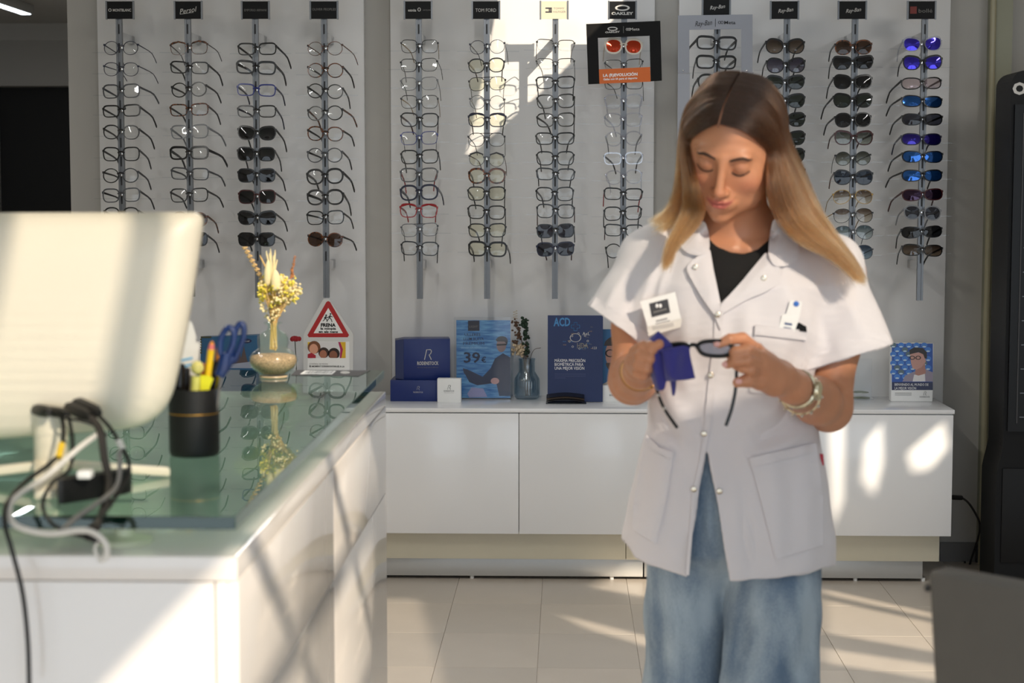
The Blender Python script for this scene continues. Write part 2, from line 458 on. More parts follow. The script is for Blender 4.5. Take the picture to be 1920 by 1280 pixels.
# ------------------------------------------------------------------ counter at the left
ZG = 1.05                                   # top of the glass plate
gn = PZ(430, 968, ZG); gf = PZ(727, 694, ZG)
gx = (gn.x + gf.x) / 2
zbt = 1.004
bn = PZ(434, 1043, zbt); bf = PZ(729, 734, zbt)
bx = (bn.x + bf.x) / 2
counter = thing('shop_counter', 'white lacquered shop counter carrying the glass plate at the left', 'counter', (bx - 0.5, (bn.y + bf.y) / 2, 0))
lac = mat('counter_lacquer', (238, 232, 226), 0.16, coat=0.5, noise=0.01, nscale=3)
xL = bx - 1.5
MB().box((xL, bn.y + 0.012, 0.08), (bx - 0.012, bf.y - 0.002, zbt - 0.03)).build('body', lac, counter, smooth=False)
MB().box((xL, bn.y, zbt - 0.03), (bx, bf.y, zbt), 0.002).build('top_board', lac, counter)
MB().box((xL + .03, bn.y + 0.05, 0.0), (bx - 0.05, bf.y - 0.03, 0.08)).build('plinth', steelp, counter, smooth=False)
# cladding panels of the right side and the front
ymid = PX(626, 1000, bx).y; zm = PX(626, 1086, bx).z
for y0, y1, z0, z1 in ((bn.y + .004, ymid - .001, 0.08, zm - .001), (bn.y + .004, ymid - .001, zm + .001, zbt - .031), (ymid + .001, bf.y, 0.08, zm - .001), (ymid + .001, bf.y, zm + .001, zbt - .031)):
    MB().box((bx - 0.012, y0, z0), (bx, y1, z1), 0.0008).build('side_panel', lac, counter)
xf = P(403, 1150, bn.y).x
MB().box((xf + .001, bn.y, 0.08), (bx - .0125, bn.y + 0.0115, zbt - .031), 0.0008).build('front_panel', lac, counter)
MB().box((xL, bn.y, 0.08), (xf - .001, bn.y + 0.0115, zbt - .031), 0.0008).build('front_panel', lac, counter)

def glass_plate_mat():
    m = bpy.data.materials.new('green_glass'); m.use_nodes = True; nt = m.node_tree; nt.nodes.clear()
    out = nt.nodes.new('ShaderNodeOutputMaterial'); mix = nt.nodes.new('ShaderNodeMixShader')
    t = nt.nodes.new('ShaderNodeBsdfTransparent'); t.inputs[0].default_value = (0.80, 0.925, 0.865, 1)
    g = nt.nodes.new('ShaderNodeBsdfGlossy'); g.inputs['Roughness'].default_value = 0.0
    nt.links.new(front_fresnel(nt, 1.52), mix.inputs[0]); nt.links.new(t.outputs[0], mix.inputs[1]); nt.links.new(g.outputs[0], mix.inputs[2])
    nt.links.new(mix.outputs[0], out.inputs[0]); return m
glass = thing('glass_plate', 'thick green glass plate raised on discs above the white counter', 'glass top', (gx - .5, (gn.y + gf.y) / 2, zbt))
MB().box((xL - .02, gn.y, ZG - 0.016), (gx, gf.y, ZG), 0.0012).build('plate', glass_plate_mat(), glass, smooth=False)
MB().box((xL - .02, gn.y + 0.0002, ZG - 0.0157), (gx - 0.0006, gn.y + 0.003, ZG - .0005)).build('front_edge', mat('glass_edge', (7, 30, 24), 0.1, noise=0.0), glass, smooth=False)
MB().box((gx - 0.003, gn.y + .004, ZG - 0.0157), (gx - 0.0002, gf.y - .001, ZG - .0005)).build('side_edge', mat('glass_edge_side', (96, 128, 118), 0.08), glass, smooth=False)
dm = mat('standoff_plastic', (222, 224, 196), 0.3)
for x, y in ((PZ(240, 1012, zbt).x, gn.y + 0.07), (gx - 0.17, gf.y - 0.12), (xL + .15, gn.y + .07), (xL + .15, gf.y - .12)):
    MB().lathe([(0.034, 0.0), (0.034, 0.006), (0.012, 0.010), (0.012, 0.0295), (.0, .0295)], (x, y, zbt), 28).build('spacer_disc', dm, glass)
# ------------------------------------------------------------------ spectacles
SHAPES = {   # half width, half height, exponent, bottom taper, outer lift, top thickening, base curve
    'round':    (.0240, .0220, 2.05, .00, .000, 0.0, 0.7),
    'panto':    (.0245, .0212, 2.5, .10, .000, 0.25, 0.7),
    'square':   (.0258, .0205, 3.6, .10, .001, 0.25, 0.7),
    'rectangular': (.0265, .0172, 4.2, .08, .001, 0.3, 0.7),
    'hexagonal': (.0255, .0215, 2.7, .05, .000, 0.2, 0.7),
    'wayfarer': (.0262, .0200, 3.0, .20, .0035, 0.7, 0.8),
    'cat-eye':  (.0262, .0218, 2.5, .12, .0035, 0.5, 0.8),
    'aviator':  (.0275, .0225, 2.35, .14, -.0035, 0.0, 1.0),
    'wraparound': (.0295, .0168, 2.9, .12, .002, 0.1, 3.2),
    'angular':  (.0275, .0185, 5.0, .30, .003, 0.6, 0.8),
}
def lens_outline(shape, N=26):
    a, b, n, tp, us, tb, k = SHAPES[shape]; out = []
    for i in range(N):
        th = 2 * math.pi * i / N; c, s = math.cos(th), math.sin(th)
        x = a * math.copysign(abs(c) ** (2 / n), c); z = b * math.copysign(abs(s) ** (2 / n), s)
        if z < 0: x *= 1 + tp * z / b
        if shape == 'aviator': z += us * x / a * (1 if z < 0 else 0.3)
        elif z > 0: z += us * x / a * z / b
        out.append((x, z))
    return out
_cache = {}
def front_mesh(shape, wt, style):
    key = ('f', shape, wt, style)
    if key in _cache: return _cache[key]
    a, b, n, tp, us, tb, k = SHAPES[shape]
    ol = lens_outline(shape); N = len(ol); gap = 0.0092 if shape != 'wraparound' else 0.006
    mb = MB(); d = 0.0018 if wt < .0020 else 0.0024
    for sgn in (1, -1):
        cx = (gap + a) * sgn; vs = []
        for i, (x, z) in enumerate(ol):
            p0, p1 = ol[i - 1], ol[(i + 1) % N]
            nx, nz = (p1[1] - p0[1]), -(p1[0] - p0[0]); L = math.hypot(nx, nz) or 1; nx, nz = nx / L, nz / L
            w = wt * (1 + tb * max(0, nz) * 1.4)
            if style == 'half' and z < -0.25 * b: w = 0.0004
            X0, X1 = cx + sgn * x, cx + sgn * (x + nx * w)
            for X, Z in ((X0, z), (X1, z + nz * w)):
                y = k * X * X
                vs.append((X, y - d * (0.2 if (style == 'half' and w < .0005) else 1), Z)); vs.append((X, y + d * (0.2 if (style == 'half' and w < .0005) else 1), Z))
        fs = []
        for i in range(N):
            j = (i + 1) % N; A, B = i * 4, j * 4
            for u, v in ((0, 2), (2, 3), (3, 1), (1, 0)): fs.append((A + u, B + u, B + v, A + v))
        mb.add(vs, fs)
        hx = gap + 2 * a + wt * .5; hz = b * 0.52 + us
        mb.box((sgn * (hx - .003), k * hx * hx - .002, hz - .002 - wt * .5), (sgn * (hx + .0035), k * hx * hx + .006, hz + .002 + wt * .6), .0006)
    bz = b * 0.35
    r = 0.0011 if wt < .0020 else 0.0022
    mb.tube([(-gap - .003, 0, bz - .002), (-gap * .5, -.001, bz + .001), (0, -.0015, bz + .002), (gap * .5, -.001, bz + .001), (gap + .003, 0, bz - .002)], r, 6)
    if style == 'double': mb.tube([(-gap - a * .5, 0, b * 1.0), (0, -.001, b * 1.02), (gap + a * .5, 0, b * 1.0)], .0011, 6)
    if style == 'brow':
        for sgn in (1, -1):
            mb.tube([(sgn * (gap + .002), -.002, b * .75), (sgn * (gap + a), -.002, b * 1.08), (sgn * (gap + a * 2), k * (gap + 2 * a) ** 2 - .002, b * .72)], [.002, .003, .003], 6)
    for sgn in (1, -1):   # nose pads
        mb.ball((sgn * gap * .72, .004, -b * .12), (.0012, .002, .0045), 6, 4)
    me = mb.mesh('frame_front', True); _cache[key] = me; return me
def lens_mesh(shape, sgn):
    key = ('l', shape, sgn)
    if key in _cache: return _cache[key]
    a, b, n, tp, us, tb, k = SHAPES[shape]; ol = lens_outline(shape); gap = 0.0092 if shape != 'wraparound' else 0.006
    cx = (gap + a) * sgn; N = len(ol); vs = []; fs = []
    for s_ in (1.0, 0.5):
        for x, z in ol:
            X = cx + sgn * x * s_; vs.append((X, k * X * X - .0012 * (1 - s_), z * s_))
    vs.append((cx, k * cx * cx - .0016, 0))
    fs = [(i, (i + 1) % N, N + (i + 1) % N, N + i) for i in range(N)] + [(N + i, N + (i + 1) % N, 2 * N) for i in range(N)]
    me = MB().add(vs, fs).mesh('lens', 'all'); _cache[key] = me; return me
def temple_mesh(wt):
    key = ('t', wt)
    if key in _cache: return _cache[key]
    h = 0.0013 if wt < .0020 else (0.0026 if wt < .0040 else 0.0038); w = 0.0009 if wt < .0020 else 0.0016
    pts = [(0, 0, 0, 1.2), (0, .03, 0, 1.1), (0, .062, 0, .9), (0, .084, -.003, .9), (0, .100, -.013, 1.1), (0, .116, -.026, 1.15)]
    vs = []; fs = []
    for x, y, z, s_ in pts:
        vs += [(x - w, y, z - h * s_), (x + w, y, z - h * s_), (x + w, y, z + h * s_), (x - w, y, z + h * s_)]
    for i in range(len(pts) - 1):
        for q in range(4): fs.append((i * 4 + q, i * 4 + (q + 1) % 4, i * 4 + 4 + (q + 1) % 4, i * 4 + 4 + q))
    fs += [(3, 2, 1, 0), tuple(range(len(vs) - 4, len(vs)))]
    me = MB().add(vs, fs).mesh('temple', True); _cache[key] = me; return me

def tort_mat():
    m = mat('tortoise_acetate', (60, 32, 18), 0.2)
    nt = m.node_tree; b = nt.nodes['Principled BSDF']; n = nt.nodes.new('ShaderNodeTexNoise'); n.inputs['Scale'].default_value = 160
    tc = nt.nodes.new('ShaderNodeTexCoord'); nt.links.new(tc.outputs['Object'], n.inputs[0])
    cr = nt.nodes.new('ShaderNodeValToRGB'); cr.color_ramp.elements[0].color = lin((26, 14, 9)) + (1,); cr.color_ramp.elements[0].position = .42
    cr.color_ramp.elements[1].color = lin((128, 70, 30)) + (1,); cr.color_ramp.elements[1].position = .62
    nt.links.new(n.outputs[0], cr.inputs[0]); nt.links.new(cr.outputs[0], b.inputs['Base Color']); return m
def lens_grad(name, top, bot):
    """Tinted lens, dark above and light below, as it is dyed."""
    m = bpy.data.materials.new(name); m.use_nodes = True; nt = m.node_tree; nt.nodes.clear()
    out = nt.nodes.new('ShaderNodeOutputMaterial'); mix = nt.nodes.new('ShaderNodeMixShader'); mix.inputs[0].default_value = 0.08
    t = nt.nodes.new('ShaderNodeBsdfTransparent'); g = nt.nodes.new('ShaderNodeBsdfGlossy'); g.inputs['Roughness'].default_value = .05
    tc = nt.nodes.new('ShaderNodeTexCoord'); sp = nt.nodes.new('ShaderNodeSeparateXYZ'); mr = nt.nodes.new('ShaderNodeMapRange')
    mr.inputs['From Min'].default_value = -.022; mr.inputs['From Max'].default_value = .015
    cr = nt.nodes.new('ShaderNodeValToRGB'); cr.color_ramp.elements[0].color = bot + (1,); cr.color_ramp.elements[1].color = top + (1,)
    nt.links.new(tc.outputs['Object'], sp.inputs[0]); nt.links.new(sp.outputs[2], mr.inputs[0]); nt.links.new(mr.outputs[0], cr.inputs[0])
    nt.links.new(cr.outputs[0], t.inputs[0]); nt.links.new(t.outputs[0], mix.inputs[1]); nt.links.new(g.outputs[0], mix.inputs[2]); nt.links.new(mix.outputs[0], out.inputs[0])
    return m
def mirror_lens(name, rgb, rough=.06, metal=.85):
    return mat(name, rgb, rough, metal=metal, coat=.6)
FR = {'black': mat('frame_black', (14, 14, 15), .25), 'navy': mat('frame_navy', (22, 26, 52), .25), 'grey': mat('frame_grey', (74, 76, 80), .3, metal=.2),
      'tortoiseshell': tort_mat(), 'clear': clearmat('frame_clear', (.80, .81, .86), fres=False, gloss=.14, rough=.1), 'red': mat('frame_red', (150, 22, 26), .25),
      'blue': mat('frame_blue', (34, 48, 130), .25), 'white': mat('frame_white', (214, 206, 192), .3), 'gold': mat('frame_gold', (150, 120, 70), .25, metal=.9),
      'burgundy': mat('frame_burgundy', (64, 18, 20), .25), 'smoke': mat('frame_smoke', (120, 122, 126), .3)}
LE = {'clear': clearmat('lens_clear', (.96, .97, .97), fres=True, ior=1.42), 'dark': clearmat('lens_dark', (.022, .023, .026), fres=False, gloss=.035),
      'brown': clearmat('lens_brown', (.085, .045, .028), fres=False, gloss=.035), 'green': clearmat('lens_green', (.045, .058, .048), fres=False, gloss=.035),
      'slate': clearmat('lens_slate', (.06, .065, .09), fres=False, gloss=.035), 'bluedark': clearmat('lens_bluedark', (.03, .05, .085), fres=False, gloss=.035),
      'violet mirror': mirror_lens('lens_violet', (58, 44, 190)), 'blue mirror': mirror_lens('lens_blue', (28, 92, 170)), 'indigo mirror': mirror_lens('lens_indigo', (42, 26, 140)),
      'orange mirror': mirror_lens('lens_orange', (205, 62, 22)), 'plum': mirror_lens('lens_plum', (44, 18, 52)), 'pink tint': clearmat('lens_pink', (.72, .66, .68), fres=False, gloss=.22, gcol=(1, .75, .8)),
      'yellowish clear': clearmat('lens_yellowish', (.95, .94, .80), fres=True, ior=1.5),
      'brown gradient': lens_grad('lens_brown_gradient', (.12, .07, .04), (.80, .74, .62)), 'green gradient': lens_grad('lens_green_gradient', (.06, .07, .06), (.42, .46, .40)),
      'teal gradient': lens_grad('lens_teal_gradient', (.10, .17, .20), (.70, .78, .78)), 'blue gradient': lens_grad('lens_blue_gradient', (.02, .06, .13), (.35, .48, .58)),
      'violet gradient': lens_grad('lens_violet_gradient', (.05, .045, .09), (.20, .19, .27)), 'umber gradient': lens_grad('lens_umber_gradient', (.06, .035, .025), (.30, .22, .15))}
ORD = ['topmost', 'second', 'third', 'fourth', 'fifth', 'sixth', 'seventh', 'eighth', 'ninth', 'tenth', 'eleventh', 'twelfth']
WT = {'thin': .0018, 'mid': .0033, 'thick': .0054}
GS = 1.09
def glasses(loc, shape, frame, lens, weight, style, label, yaw=0.0, roll=0.0, tcol=None, tang=None):
    t = thing('eyeglasses' if 'clear' in lens else 'sunglasses', label, 'eyeglasses' if 'clear' in lens else 'sunglasses', loc, 'spectacles on the wall racks')
    t.scale = (GS, GS, GS); t.rotation_euler = (math.radians(-4 + random.uniform(-3, 3)), roll, yaw)
    wt = WT[weight]; a, b, n, tp, us, tb, k = SHAPES[shape]; gap = 0.0092 if shape != 'wraparound' else 0.006
    link('frame_front', front_mesh(shape, wt, style), FR[frame], t, local=True)
    for sgn in (-1, 1): link('lens', lens_mesh(shape, sgn), LE[lens], t, local=True)
    hx = gap + 2 * a + wt * .5; hz = b * 0.52 + us
    for q, sgn in enumerate((-1, 1)):
        o = link('temple', temple_mesh(wt), FR[tcol or frame], t, local=True)
        dive, toe = tang[q] if tang else (random.uniform(30, 46), random.uniform(0, 26))
        o.location = (sgn * (hx + .001), k * hx * hx + .004, hz)
        o.rotation_euler = (math.radians(-dive), 0, math.radians(sgn * toe))
    return t

# rows of each rack, from the left: pixel height, shape, frame, lens, weight, style, temple colour
RACKS = [
 (227, 4, 'MONTBLANC', 640, [(90,'round','navy','clear','thin','',None),(130,'panto','navy','clear','thin','',None),(171,'square','grey','clear','mid','',None),(208,'rectangular','black','clear','mid','','black'),
   (248,'panto','black','clear','mid','',None),(289,'square','black','clear','mid','',None),(329,'round','black','clear','mid','',None),(366,'square','grey','clear','mid','','black'),(402,'panto','black','clear','mid','',None)]),
 (355, 4, 'Persol', 556, [(90,'square','tortoiseshell','clear','thin','brow','black'),(127,'rectangular','black','clear','mid','',None),(168,'round','black','clear','mid','',None),(206,'rectangular','tortoiseshell','clear','mid','','black'),
   (247,'square','smoke','clear','mid','',None),(287,'rectangular','black','clear','thick','',None),(326,'rectangular','grey','clear','mid','',None),(366,'square','black','clear','mid','',None),(411,'round','tortoiseshell','brown','mid','',None),(449,'square','black','dark','mid','',None)]),
 (481, 4, 'EMPORIO ARMANI', 558, [(92,'rectangular','black','clear','mid','',None),(127,'rectangular','black','clear','thick','',None),(169,'rectangular','blue','clear','mid','','navy'),(209,'rectangular','black','clear','mid','','navy'),
   (250,'wayfarer','black','dark','mid','',None),(289,'square','black','dark','mid','',None),(329,'square','black','dark','mid','',None),(369,'square','burgundy','dark','mid','','black'),(409,'wayfarer','black','dark','mid','',None),(449,'square','black','dark','mid','',None)]),
 (609.5, 4, 'OLIVER PEOPLES', 558, [(91,'round','tortoiseshell','clear','thin','','tortoiseshell'),(132,'round','tortoiseshell','clear','mid','','black'),(171,'round','black','clear','mid','',None),(212,'round','black','clear','mid','','tortoiseshell'),
   (251,'panto','tortoiseshell','clear','mid','','black'),(291,'round','grey','clear','mid','','black'),(331,'panto','black','clear','thick','',None),(370,'panto','black','clear','thick','',None),(408,'square','black','clear','mid','',None),(449,'round','tortoiseshell','brown','mid','','black')]),
 (786, 4, 'etnia', 560, [(87,'square','black','clear','thin','','gold'),(122,'square','black','clear','thin','',None),(157,'square','smoke','clear','thin','','black'),(191,'square','black','clear','thin','','gold'),(225,'square','black','clear','mid','','burgundy'),
   (259,'square','blue','clear','thin','','navy'),(294,'square','black','clear','mid','',None),(328,'square','grey','clear','mid','','red'),(361,'hexagonal','navy','clear','thick','',None),(395,'square','red','clear','mid','brow','red'),(431,'square','grey','clear','thin','double','black'),(466,'square','black','clear','mid','',None)]),
 (913, 4, 'TOM FORD', 560, [(88,'round','navy','clear','thin','','black'),(123,'panto','black','yellowish clear','mid','',None),(157,'hexagonal','black','yellowish clear','thin','double',None),(192,'round','grey','clear','thin','','black'),(225,'square','navy','yellowish clear','mid','brow','black'),(262,'hexagonal','black','clear','thin','double',None),
   (299,'round','grey','yellowish clear','thin','brow','tortoiseshell'),(330,'panto','tortoiseshell','yellowish clear','thick','','black'),(363,'square','black','yellowish clear','mid','',None),(398,'square','black','clear','mid','',None),(432,'square','black','yellowish clear','mid','',None),(467,'square','black','yellowish clear','thick','',None)]),
 (1041, 4, 'TOMMY', 560, [(85,'rectangular','black','clear','thin','half','burgundy'),(120,'rectangular','black','clear','thin','half',None),(155,'rectangular','black','clear','mid','',None),(190,'square','black','clear','mid','',None),(225,'square','black','clear','mid','','black'),(260,'rectangular','black','clear','mid','',None),
   (297,'square','black','clear','mid','',None),(327,'rectangular','black','clear','mid','',None),(364,'square','black','clear','mid','',None),(396,'square','black','clear','mid','','burgundy'),(433,'square','black','slate','mid','','navy'),(467,'square','navy','slate','mid','','burgundy')]),
 (1169, 4, 'OAKLEY', 560, [(87,'panto','white','orange mirror','thick','',None),(122,'rectangular','black','clear','thin','half',None),(157,'rectangular','black','clear','thin','',None),(190,'square','clear','clear','mid','',None),(225,'square','clear','clear','mid','',None),(260,'panto','clear','clear','mid','','smoke'),
   (297,'rectangular','clear','clear','mid','','black'),(332,'panto','clear','clear','mid','','clear'),(364,'rectangular','black','clear','mid','','red'),(400,'square','black','clear','mid','',None),(432,'rectangular','black','clear','mid','','burgundy'),(470,'round','black','clear','mid','',None)]),
 (1343, -3, 'Ray-Ban', 560, [(81,'rectangular','black','clear','thick','',None),(117,'rectangular','black','clear','thick','',None),(153,'panto','black','clear','thick','',None),(187,'wayfarer','black','clear','thick','',None)]),
 (1473, 4, 'Ray-Ban', 560, [(87,'cat-eye','black','umber gradient','mid','',None),(123,'cat-eye','black','violet gradient','mid','',None),(155,'wayfarer','black','green','mid','',None),(189,'wayfarer','black','green','mid','',None),(224,'wayfarer','black','green','mid','',None),(259,'wayfarer','black','green','mid','',None),(293,'wayfarer','black','green','mid','',None),(327,'wayfarer','black','green','mid','',None)]),
 (1600, 2, 'Ray-Ban', 560, [(89,'panto','tortoiseshell','brown','mid','','black'),(118,'angular','black','dark','mid','',None),(154,'wayfarer','black','dark','mid','',None),(189,'wayfarer','black','green','mid','',None),(225,'panto','black','dark','mid','',None),(259,'wayfarer','burgundy','green gradient','mid','',None),
   (297,'round','black','green gradient','thin','',None),(333,'cat-eye','black','bluedark','mid','','tortoiseshell'),(369,'aviator','gold','brown gradient','thin','',None),(404,'aviator','black','brown gradient','thin','','gold'),(436,'aviator','grey','teal gradient','thin','',None),(473,'aviator','grey','blue gradient','thin','',None)]),
 (1730, 2, 'bolle', 563, [(83,'wayfarer','clear','violet mirror','mid','',None),(118,'wayfarer','black','violet mirror','mid','',None),(156,'wraparound','black','pink tint','mid','',None),(190,'wraparound','black','blue mirror','mid','',None),(224,'wraparound','black','slate','mid','',None),(261,'wraparound','navy','indigo mirror','mid','',None),
   (294,'wraparound','black','blue mirror','mid','',None),(329,'wraparound','black','blue mirror','mid','',None),(365,'wraparound','burgundy','plum','mid','',None),(399,'panto','smoke','slate','mid','',None),(435,'wraparound','black','dark','mid','',None),(469,'wraparound','black','umber gradient','mid','',None)]),
]
YR = 6.66
slotm = mat('rod_slot', (30, 31, 33), .5)
letter = mat('lettering_silver', (205, 203, 198), .4)
letter_dim = mat('lettering_dim', (120, 118, 114), .5)
letter_black = mat('lettering_black', (20, 20, 20), .5)
letter_white = mat('lettering_white', (245, 245, 245), .5)
rodnames = ['with a silver company name on black', 'with a slanted white script on black', 'with dim thin capitals on black', 'with dim spaced capitals on black', 'with small white letters on black', 'with white capitals on black',
            'with a cream card', 'with a silver ring emblem', 'behind the grey cardboard frame', 'right of the woman\'s head', 'with white script and aviators at the bottom', 'with a red square emblem']
def ring(mb, c, rx, rz, w, y, n=28):
    vs = []; fs = []
    for k in range(n):
        a = 2 * math.pi * k / n
        for s_ in (1, 0):
            f = 1 if s_ else 0
            vs.append((c[0] + math.cos(a) * (rx if f else rx - w * 1.5), y, c[1] + math.sin(a) * (rz if f else rz - w)))
    for k in range(n):
        j = (k + 1) % n; fs.append((2 * k, 2 * j, 2 * j + 1, 2 * k + 1))
    mb.add(vs, fs); return mb

for ci, (cx, htop, brand, ybot, rows) in enumerate(RACKS):
    xr_ = P(cx, 260, YR).x
    zt_, zb_ = P(cx, 30, YR).z, P(cx, ybot, YR).z
    rod = thing('display_rod', 'slotted steel display rod, %s from the left, %s' % (ORD[ci].replace('topmost', 'first'), rodnames[ci]), 'display rod', (xr_, YR, zb_), 'spectacle display rods')
    MB().box((xr_ - .011, YR - .006, zb_), (xr_ - .0035, YR + .012, zt_)).box((xr_ + .0035, YR - .006, zb_), (xr_ + .011, YR + .012, zt_)).box((xr_ - .0036, YR - .002, zb_), (xr_ + .0036, YR + .012, zt_)).build('pole', alu, rod, smooth=False)
    zz = zt_ - .03
    if ci == 0: slm = MB().box((-.0028, -.0032, -.036), (.0028, -.0019, 0)).mesh('slot')
    while zz - .04 > P(cx, min(ybot, 500), YR).z:
        link('slot', slm, slotm, rod).location = (xr_, YR, zz); zz -= .07
    # wall brackets
    for yb in (72, 496):
        zb2 = P(cx, yb, YR + .1).z
        if zb2 > zb_ + .02:
            MB().box((xr_ - .010, YR + .012, zb2 - .016), (xr_ + .010, YP, zb2 + .016), .003).build('wall_bracket', chrome, rod)
    # the header card in its holder
    hc = Vector((P(cx, 19, YR - .012).x - (0.004 if ci != 8 else 0), YR - .012, P(cx, 19 + (-6 if ci == 8 else 0), YR - .012).z))
    w2, h2 = .0505, .032
    cream = ci == 6
    hm = mat('header_cream', (226, 214, 188), .35) if cream else mat('header_black', (13, 13, 14), .55, spec=.25)
    hd = MB().box((hc.x - w2, hc.y - .002, hc.z - h2), (hc.x + w2, hc.y + .002, hc.z + h2)).build('header_card', hm, rod, smooth=False)
    MB().box((hc.x - w2 - .003, hc.y - .004, hc.z - h2 - .002), (hc.x - w2 + .003, hc.y + .004, hc.z + h2 + .002)).build('holder_bar', alu, hd, smooth=False)
    MB().box((hc.x + w2 - .003, hc.y - .004, hc.z - h2 - .002), (hc.x + w2 + .003, hc.y + .004, hc.z + h2 + .002)).build('holder_bar', alu, hd, smooth=False)
    o = Vector((hc.x, hc.y - .002, hc.z))
    def T(s, dx, dz, h, m=letter, **kw): text('lettering', s, o + Vector((dx, 0, dz)), X3, Z3, h, m, hd, **kw)
    if brand == 'MONTBLANC':
        T('MONTBLANC', .008, 0, .010, bold=.02, width=.068)
        ring(MB(), (hc.x - .037, hc.z), .006, .006, .0018, hc.y - .0024).build('emblem', letter, hd)
    elif brand == 'Persol':
        text('lettering', 'Persol', o, Vector((1, 0, .16)), Vector((-.16, 0, 1)), .019, letter, hd, shear=.35, width=.066)
        MB().add([tuple(o + Vector((-.03, -.0004, -.016))), tuple(o + Vector((.02, -.0004, -.009))), tuple(o + Vector((.02, -.0004, -.0075))), tuple(o + Vector((-.03, -.0004, -.0145)))], [(0, 1, 2, 3)]).build('underline', letter, hd)
    elif brand == 'EMPORIO ARMANI': T(brand, 0, 0, .009, letter_dim, width=.082)
    elif brand == 'OLIVER PEOPLES': T(brand, 0, .003, .009, letter_dim, width=.088)
    elif brand == 'etnia':
        T('etnia', -.022, 0, .010, width=.030, bold=.02); T('BARCELONA', .032, 0, .005, letter_dim, width=.028)
        ring(MB(), (hc.x + .004, hc.z + .002), .006, .007, .0018, hc.y - .0024).build('emblem', letter, hd)
    elif brand == 'TOM FORD': T(brand, 0, 0, .013, width=.076)
    elif brand == 'TOMMY':
        T('TOMMY', .018, .006, .007, letter_dim, width=.040); T('HILFIGER', .020, -.006, .007, letter_dim, width=.046)
        for dz in (.007, -.007): MB().box((hc.x - .032, hc.y - .0026, hc.z + dz - .0022), (hc.x - .008, hc.y - .002, hc.z + dz + .0022)).build('emblem_bar', mat('flag_navy', (20, 22, 40), .5), hd, smooth=False)
        MB().box((hc.x - .020, hc.y - .0026, hc.z - .0045), (hc.x - .008, hc.y - .002, hc.z + .0045)).build('emblem_bar', mat('flag_grey', (96, 90, 84), .5), hd, smooth=False)
    elif brand == 'OAKLEY':
        ring(MB(), (hc.x, hc.z + .008), .027, .011, .005, hc.y - .0024).build('emblem', letter, hd)
        T('OAKLEY', 0, -.012, .010, bold=.04, width=.080)
    elif brand == 'Ray-Ban':
        text('lettering', 'Ray-Ban', o + Vector((.004, 0, 0)), Vector((1, 0, .12)), Vector((-.12, 0, 1)), .014, letter, hd, shear=.4, width=.056)
    else:
        MB().box((hc.x - .042, hc.y - .0026, hc.z - .013), (hc.x - .018, hc.y - .002, hc.z + .013)).build('emblem', mat('emblem_red', (120, 40, 28), .5), hd, smooth=False)
        T('b', -.030, 0, .014, letter, bold=.03); T('bollé', .014, -.002, .014, letter_dim, width=.050)
    # acrylic pegs and the glasses resting on them
    pegm = MB().box((-.115, -.0035, -.0012), (.115, .0035, .0012)).mesh('acrylic_peg') if ci == 0 else pegm
    nubm = MB().box((-.0045, -.022, -.005), (.0045, -.004, .005), .0015).mesh('nose_rest', True) if ci == 0 else nubm
    lc = -1 if cx < 1060 else 1
    for ri, (ry, shape, frame, lens, weight, style, tc) in enumerate(rows):
        g = P(cx + random.uniform(-1, 1), ry, YR - .03)
        pg = link('acrylic_peg', pegm, acr, rod); pg.location = (g.x + random.uniform(-.006, .006), YR + .018, g.z - .013)
        nb = link('nose_rest', nubm, chrome, rod); nb.location = (g.x, YR, g.z + .002)
        kind = 'eyeglasses' if 'clear' in lens else 'sunglasses'
        look = {'clear': '', 'yellowish clear': '', 'dark': '', 'pink tint': 'pinkish '}.get(lens, '')
        fr = {'clear': 'clear-framed', 'smoke': 'smoke grey'}.get(frame, frame)
        lab = '%s%s %s, %s on the %s rod from the left' % (look, fr, '%s %s' % (shape, kind), ORD[ri] if ri else 'topmost', ORD[ci].replace('topmost', 'first'))
        if ri: lab = lab.replace(' on the', ' from top on the')
        if 'mirror' in lens: lab = lens.split()[0] + '-mirrored ' + lab
        # arms hang back and down, partly folded, each pair a little different
        lo, hi = random.uniform(7, 17), random.uniform(7, 18)
        if ci < 4: tang = ((lo, random.uniform(12, 30)), (hi, random.uniform(-24, -4)))
        elif ci < 8: tang = ((lo, random.uniform(-2, 22)), (hi, random.uniform(-4, 14)))
        else: tang = ((hi, random.uniform(-18, 2)), (lo, random.uniform(10, 32)))
        glasses(g, shape, frame, lens, weight, style, lab, yaw=math.radians(random.uniform(-4, 4)), roll=math.radians(random.uniform(-2.5, 2.5)), tcol=tc, tang=tang)

# cardboard display frames clipped over two racks
def card_frame(name, label, corners, Y, inner, m):
    """corners / inner: pixel outlines (outer, opening) on the plane y = Y."""
    t = thing(name, label, 'sign', P(*corners[0], Y))
    oc = [P(x, y, Y) for x, y in corners]; ic = [P(x, y, Y) for x, y in inner]
    vs = [tuple(p) for p in oc + ic]; vs += [(x, y + .003, z) for x, y, z in vs]
    fs = []
    for i in range(4):
        j = (i + 1) % 4
        fs += [(i, j, 4 + j, 4 + i), (8 + i, 12 + i, 12 + j, 8 + j), (i, 8 + i, 8 + j, j), (4 + i, 4 + j, 12 + j, 12 + i)]
    MB().add(vs, fs).build('card', m, t, smooth=False); return t, oc, ic
YS = 6.605
t, oc, ic = card_frame('cardboard_sign', 'black cardboard frame sign with orange strip on the eighth rack', [(1099, 45), (1238, 39), (1241, 151), (1103, 158)], YS, [(1121, 71), (1218, 67), (1220, 152.5), (1124, 157)], mat('card_black', (12, 11, 11), .6, spec=.2))
e1 = (oc[1] - oc[0]).normalized(); e2 = Vector((-e1.z, 0, e1.x)).normalized()
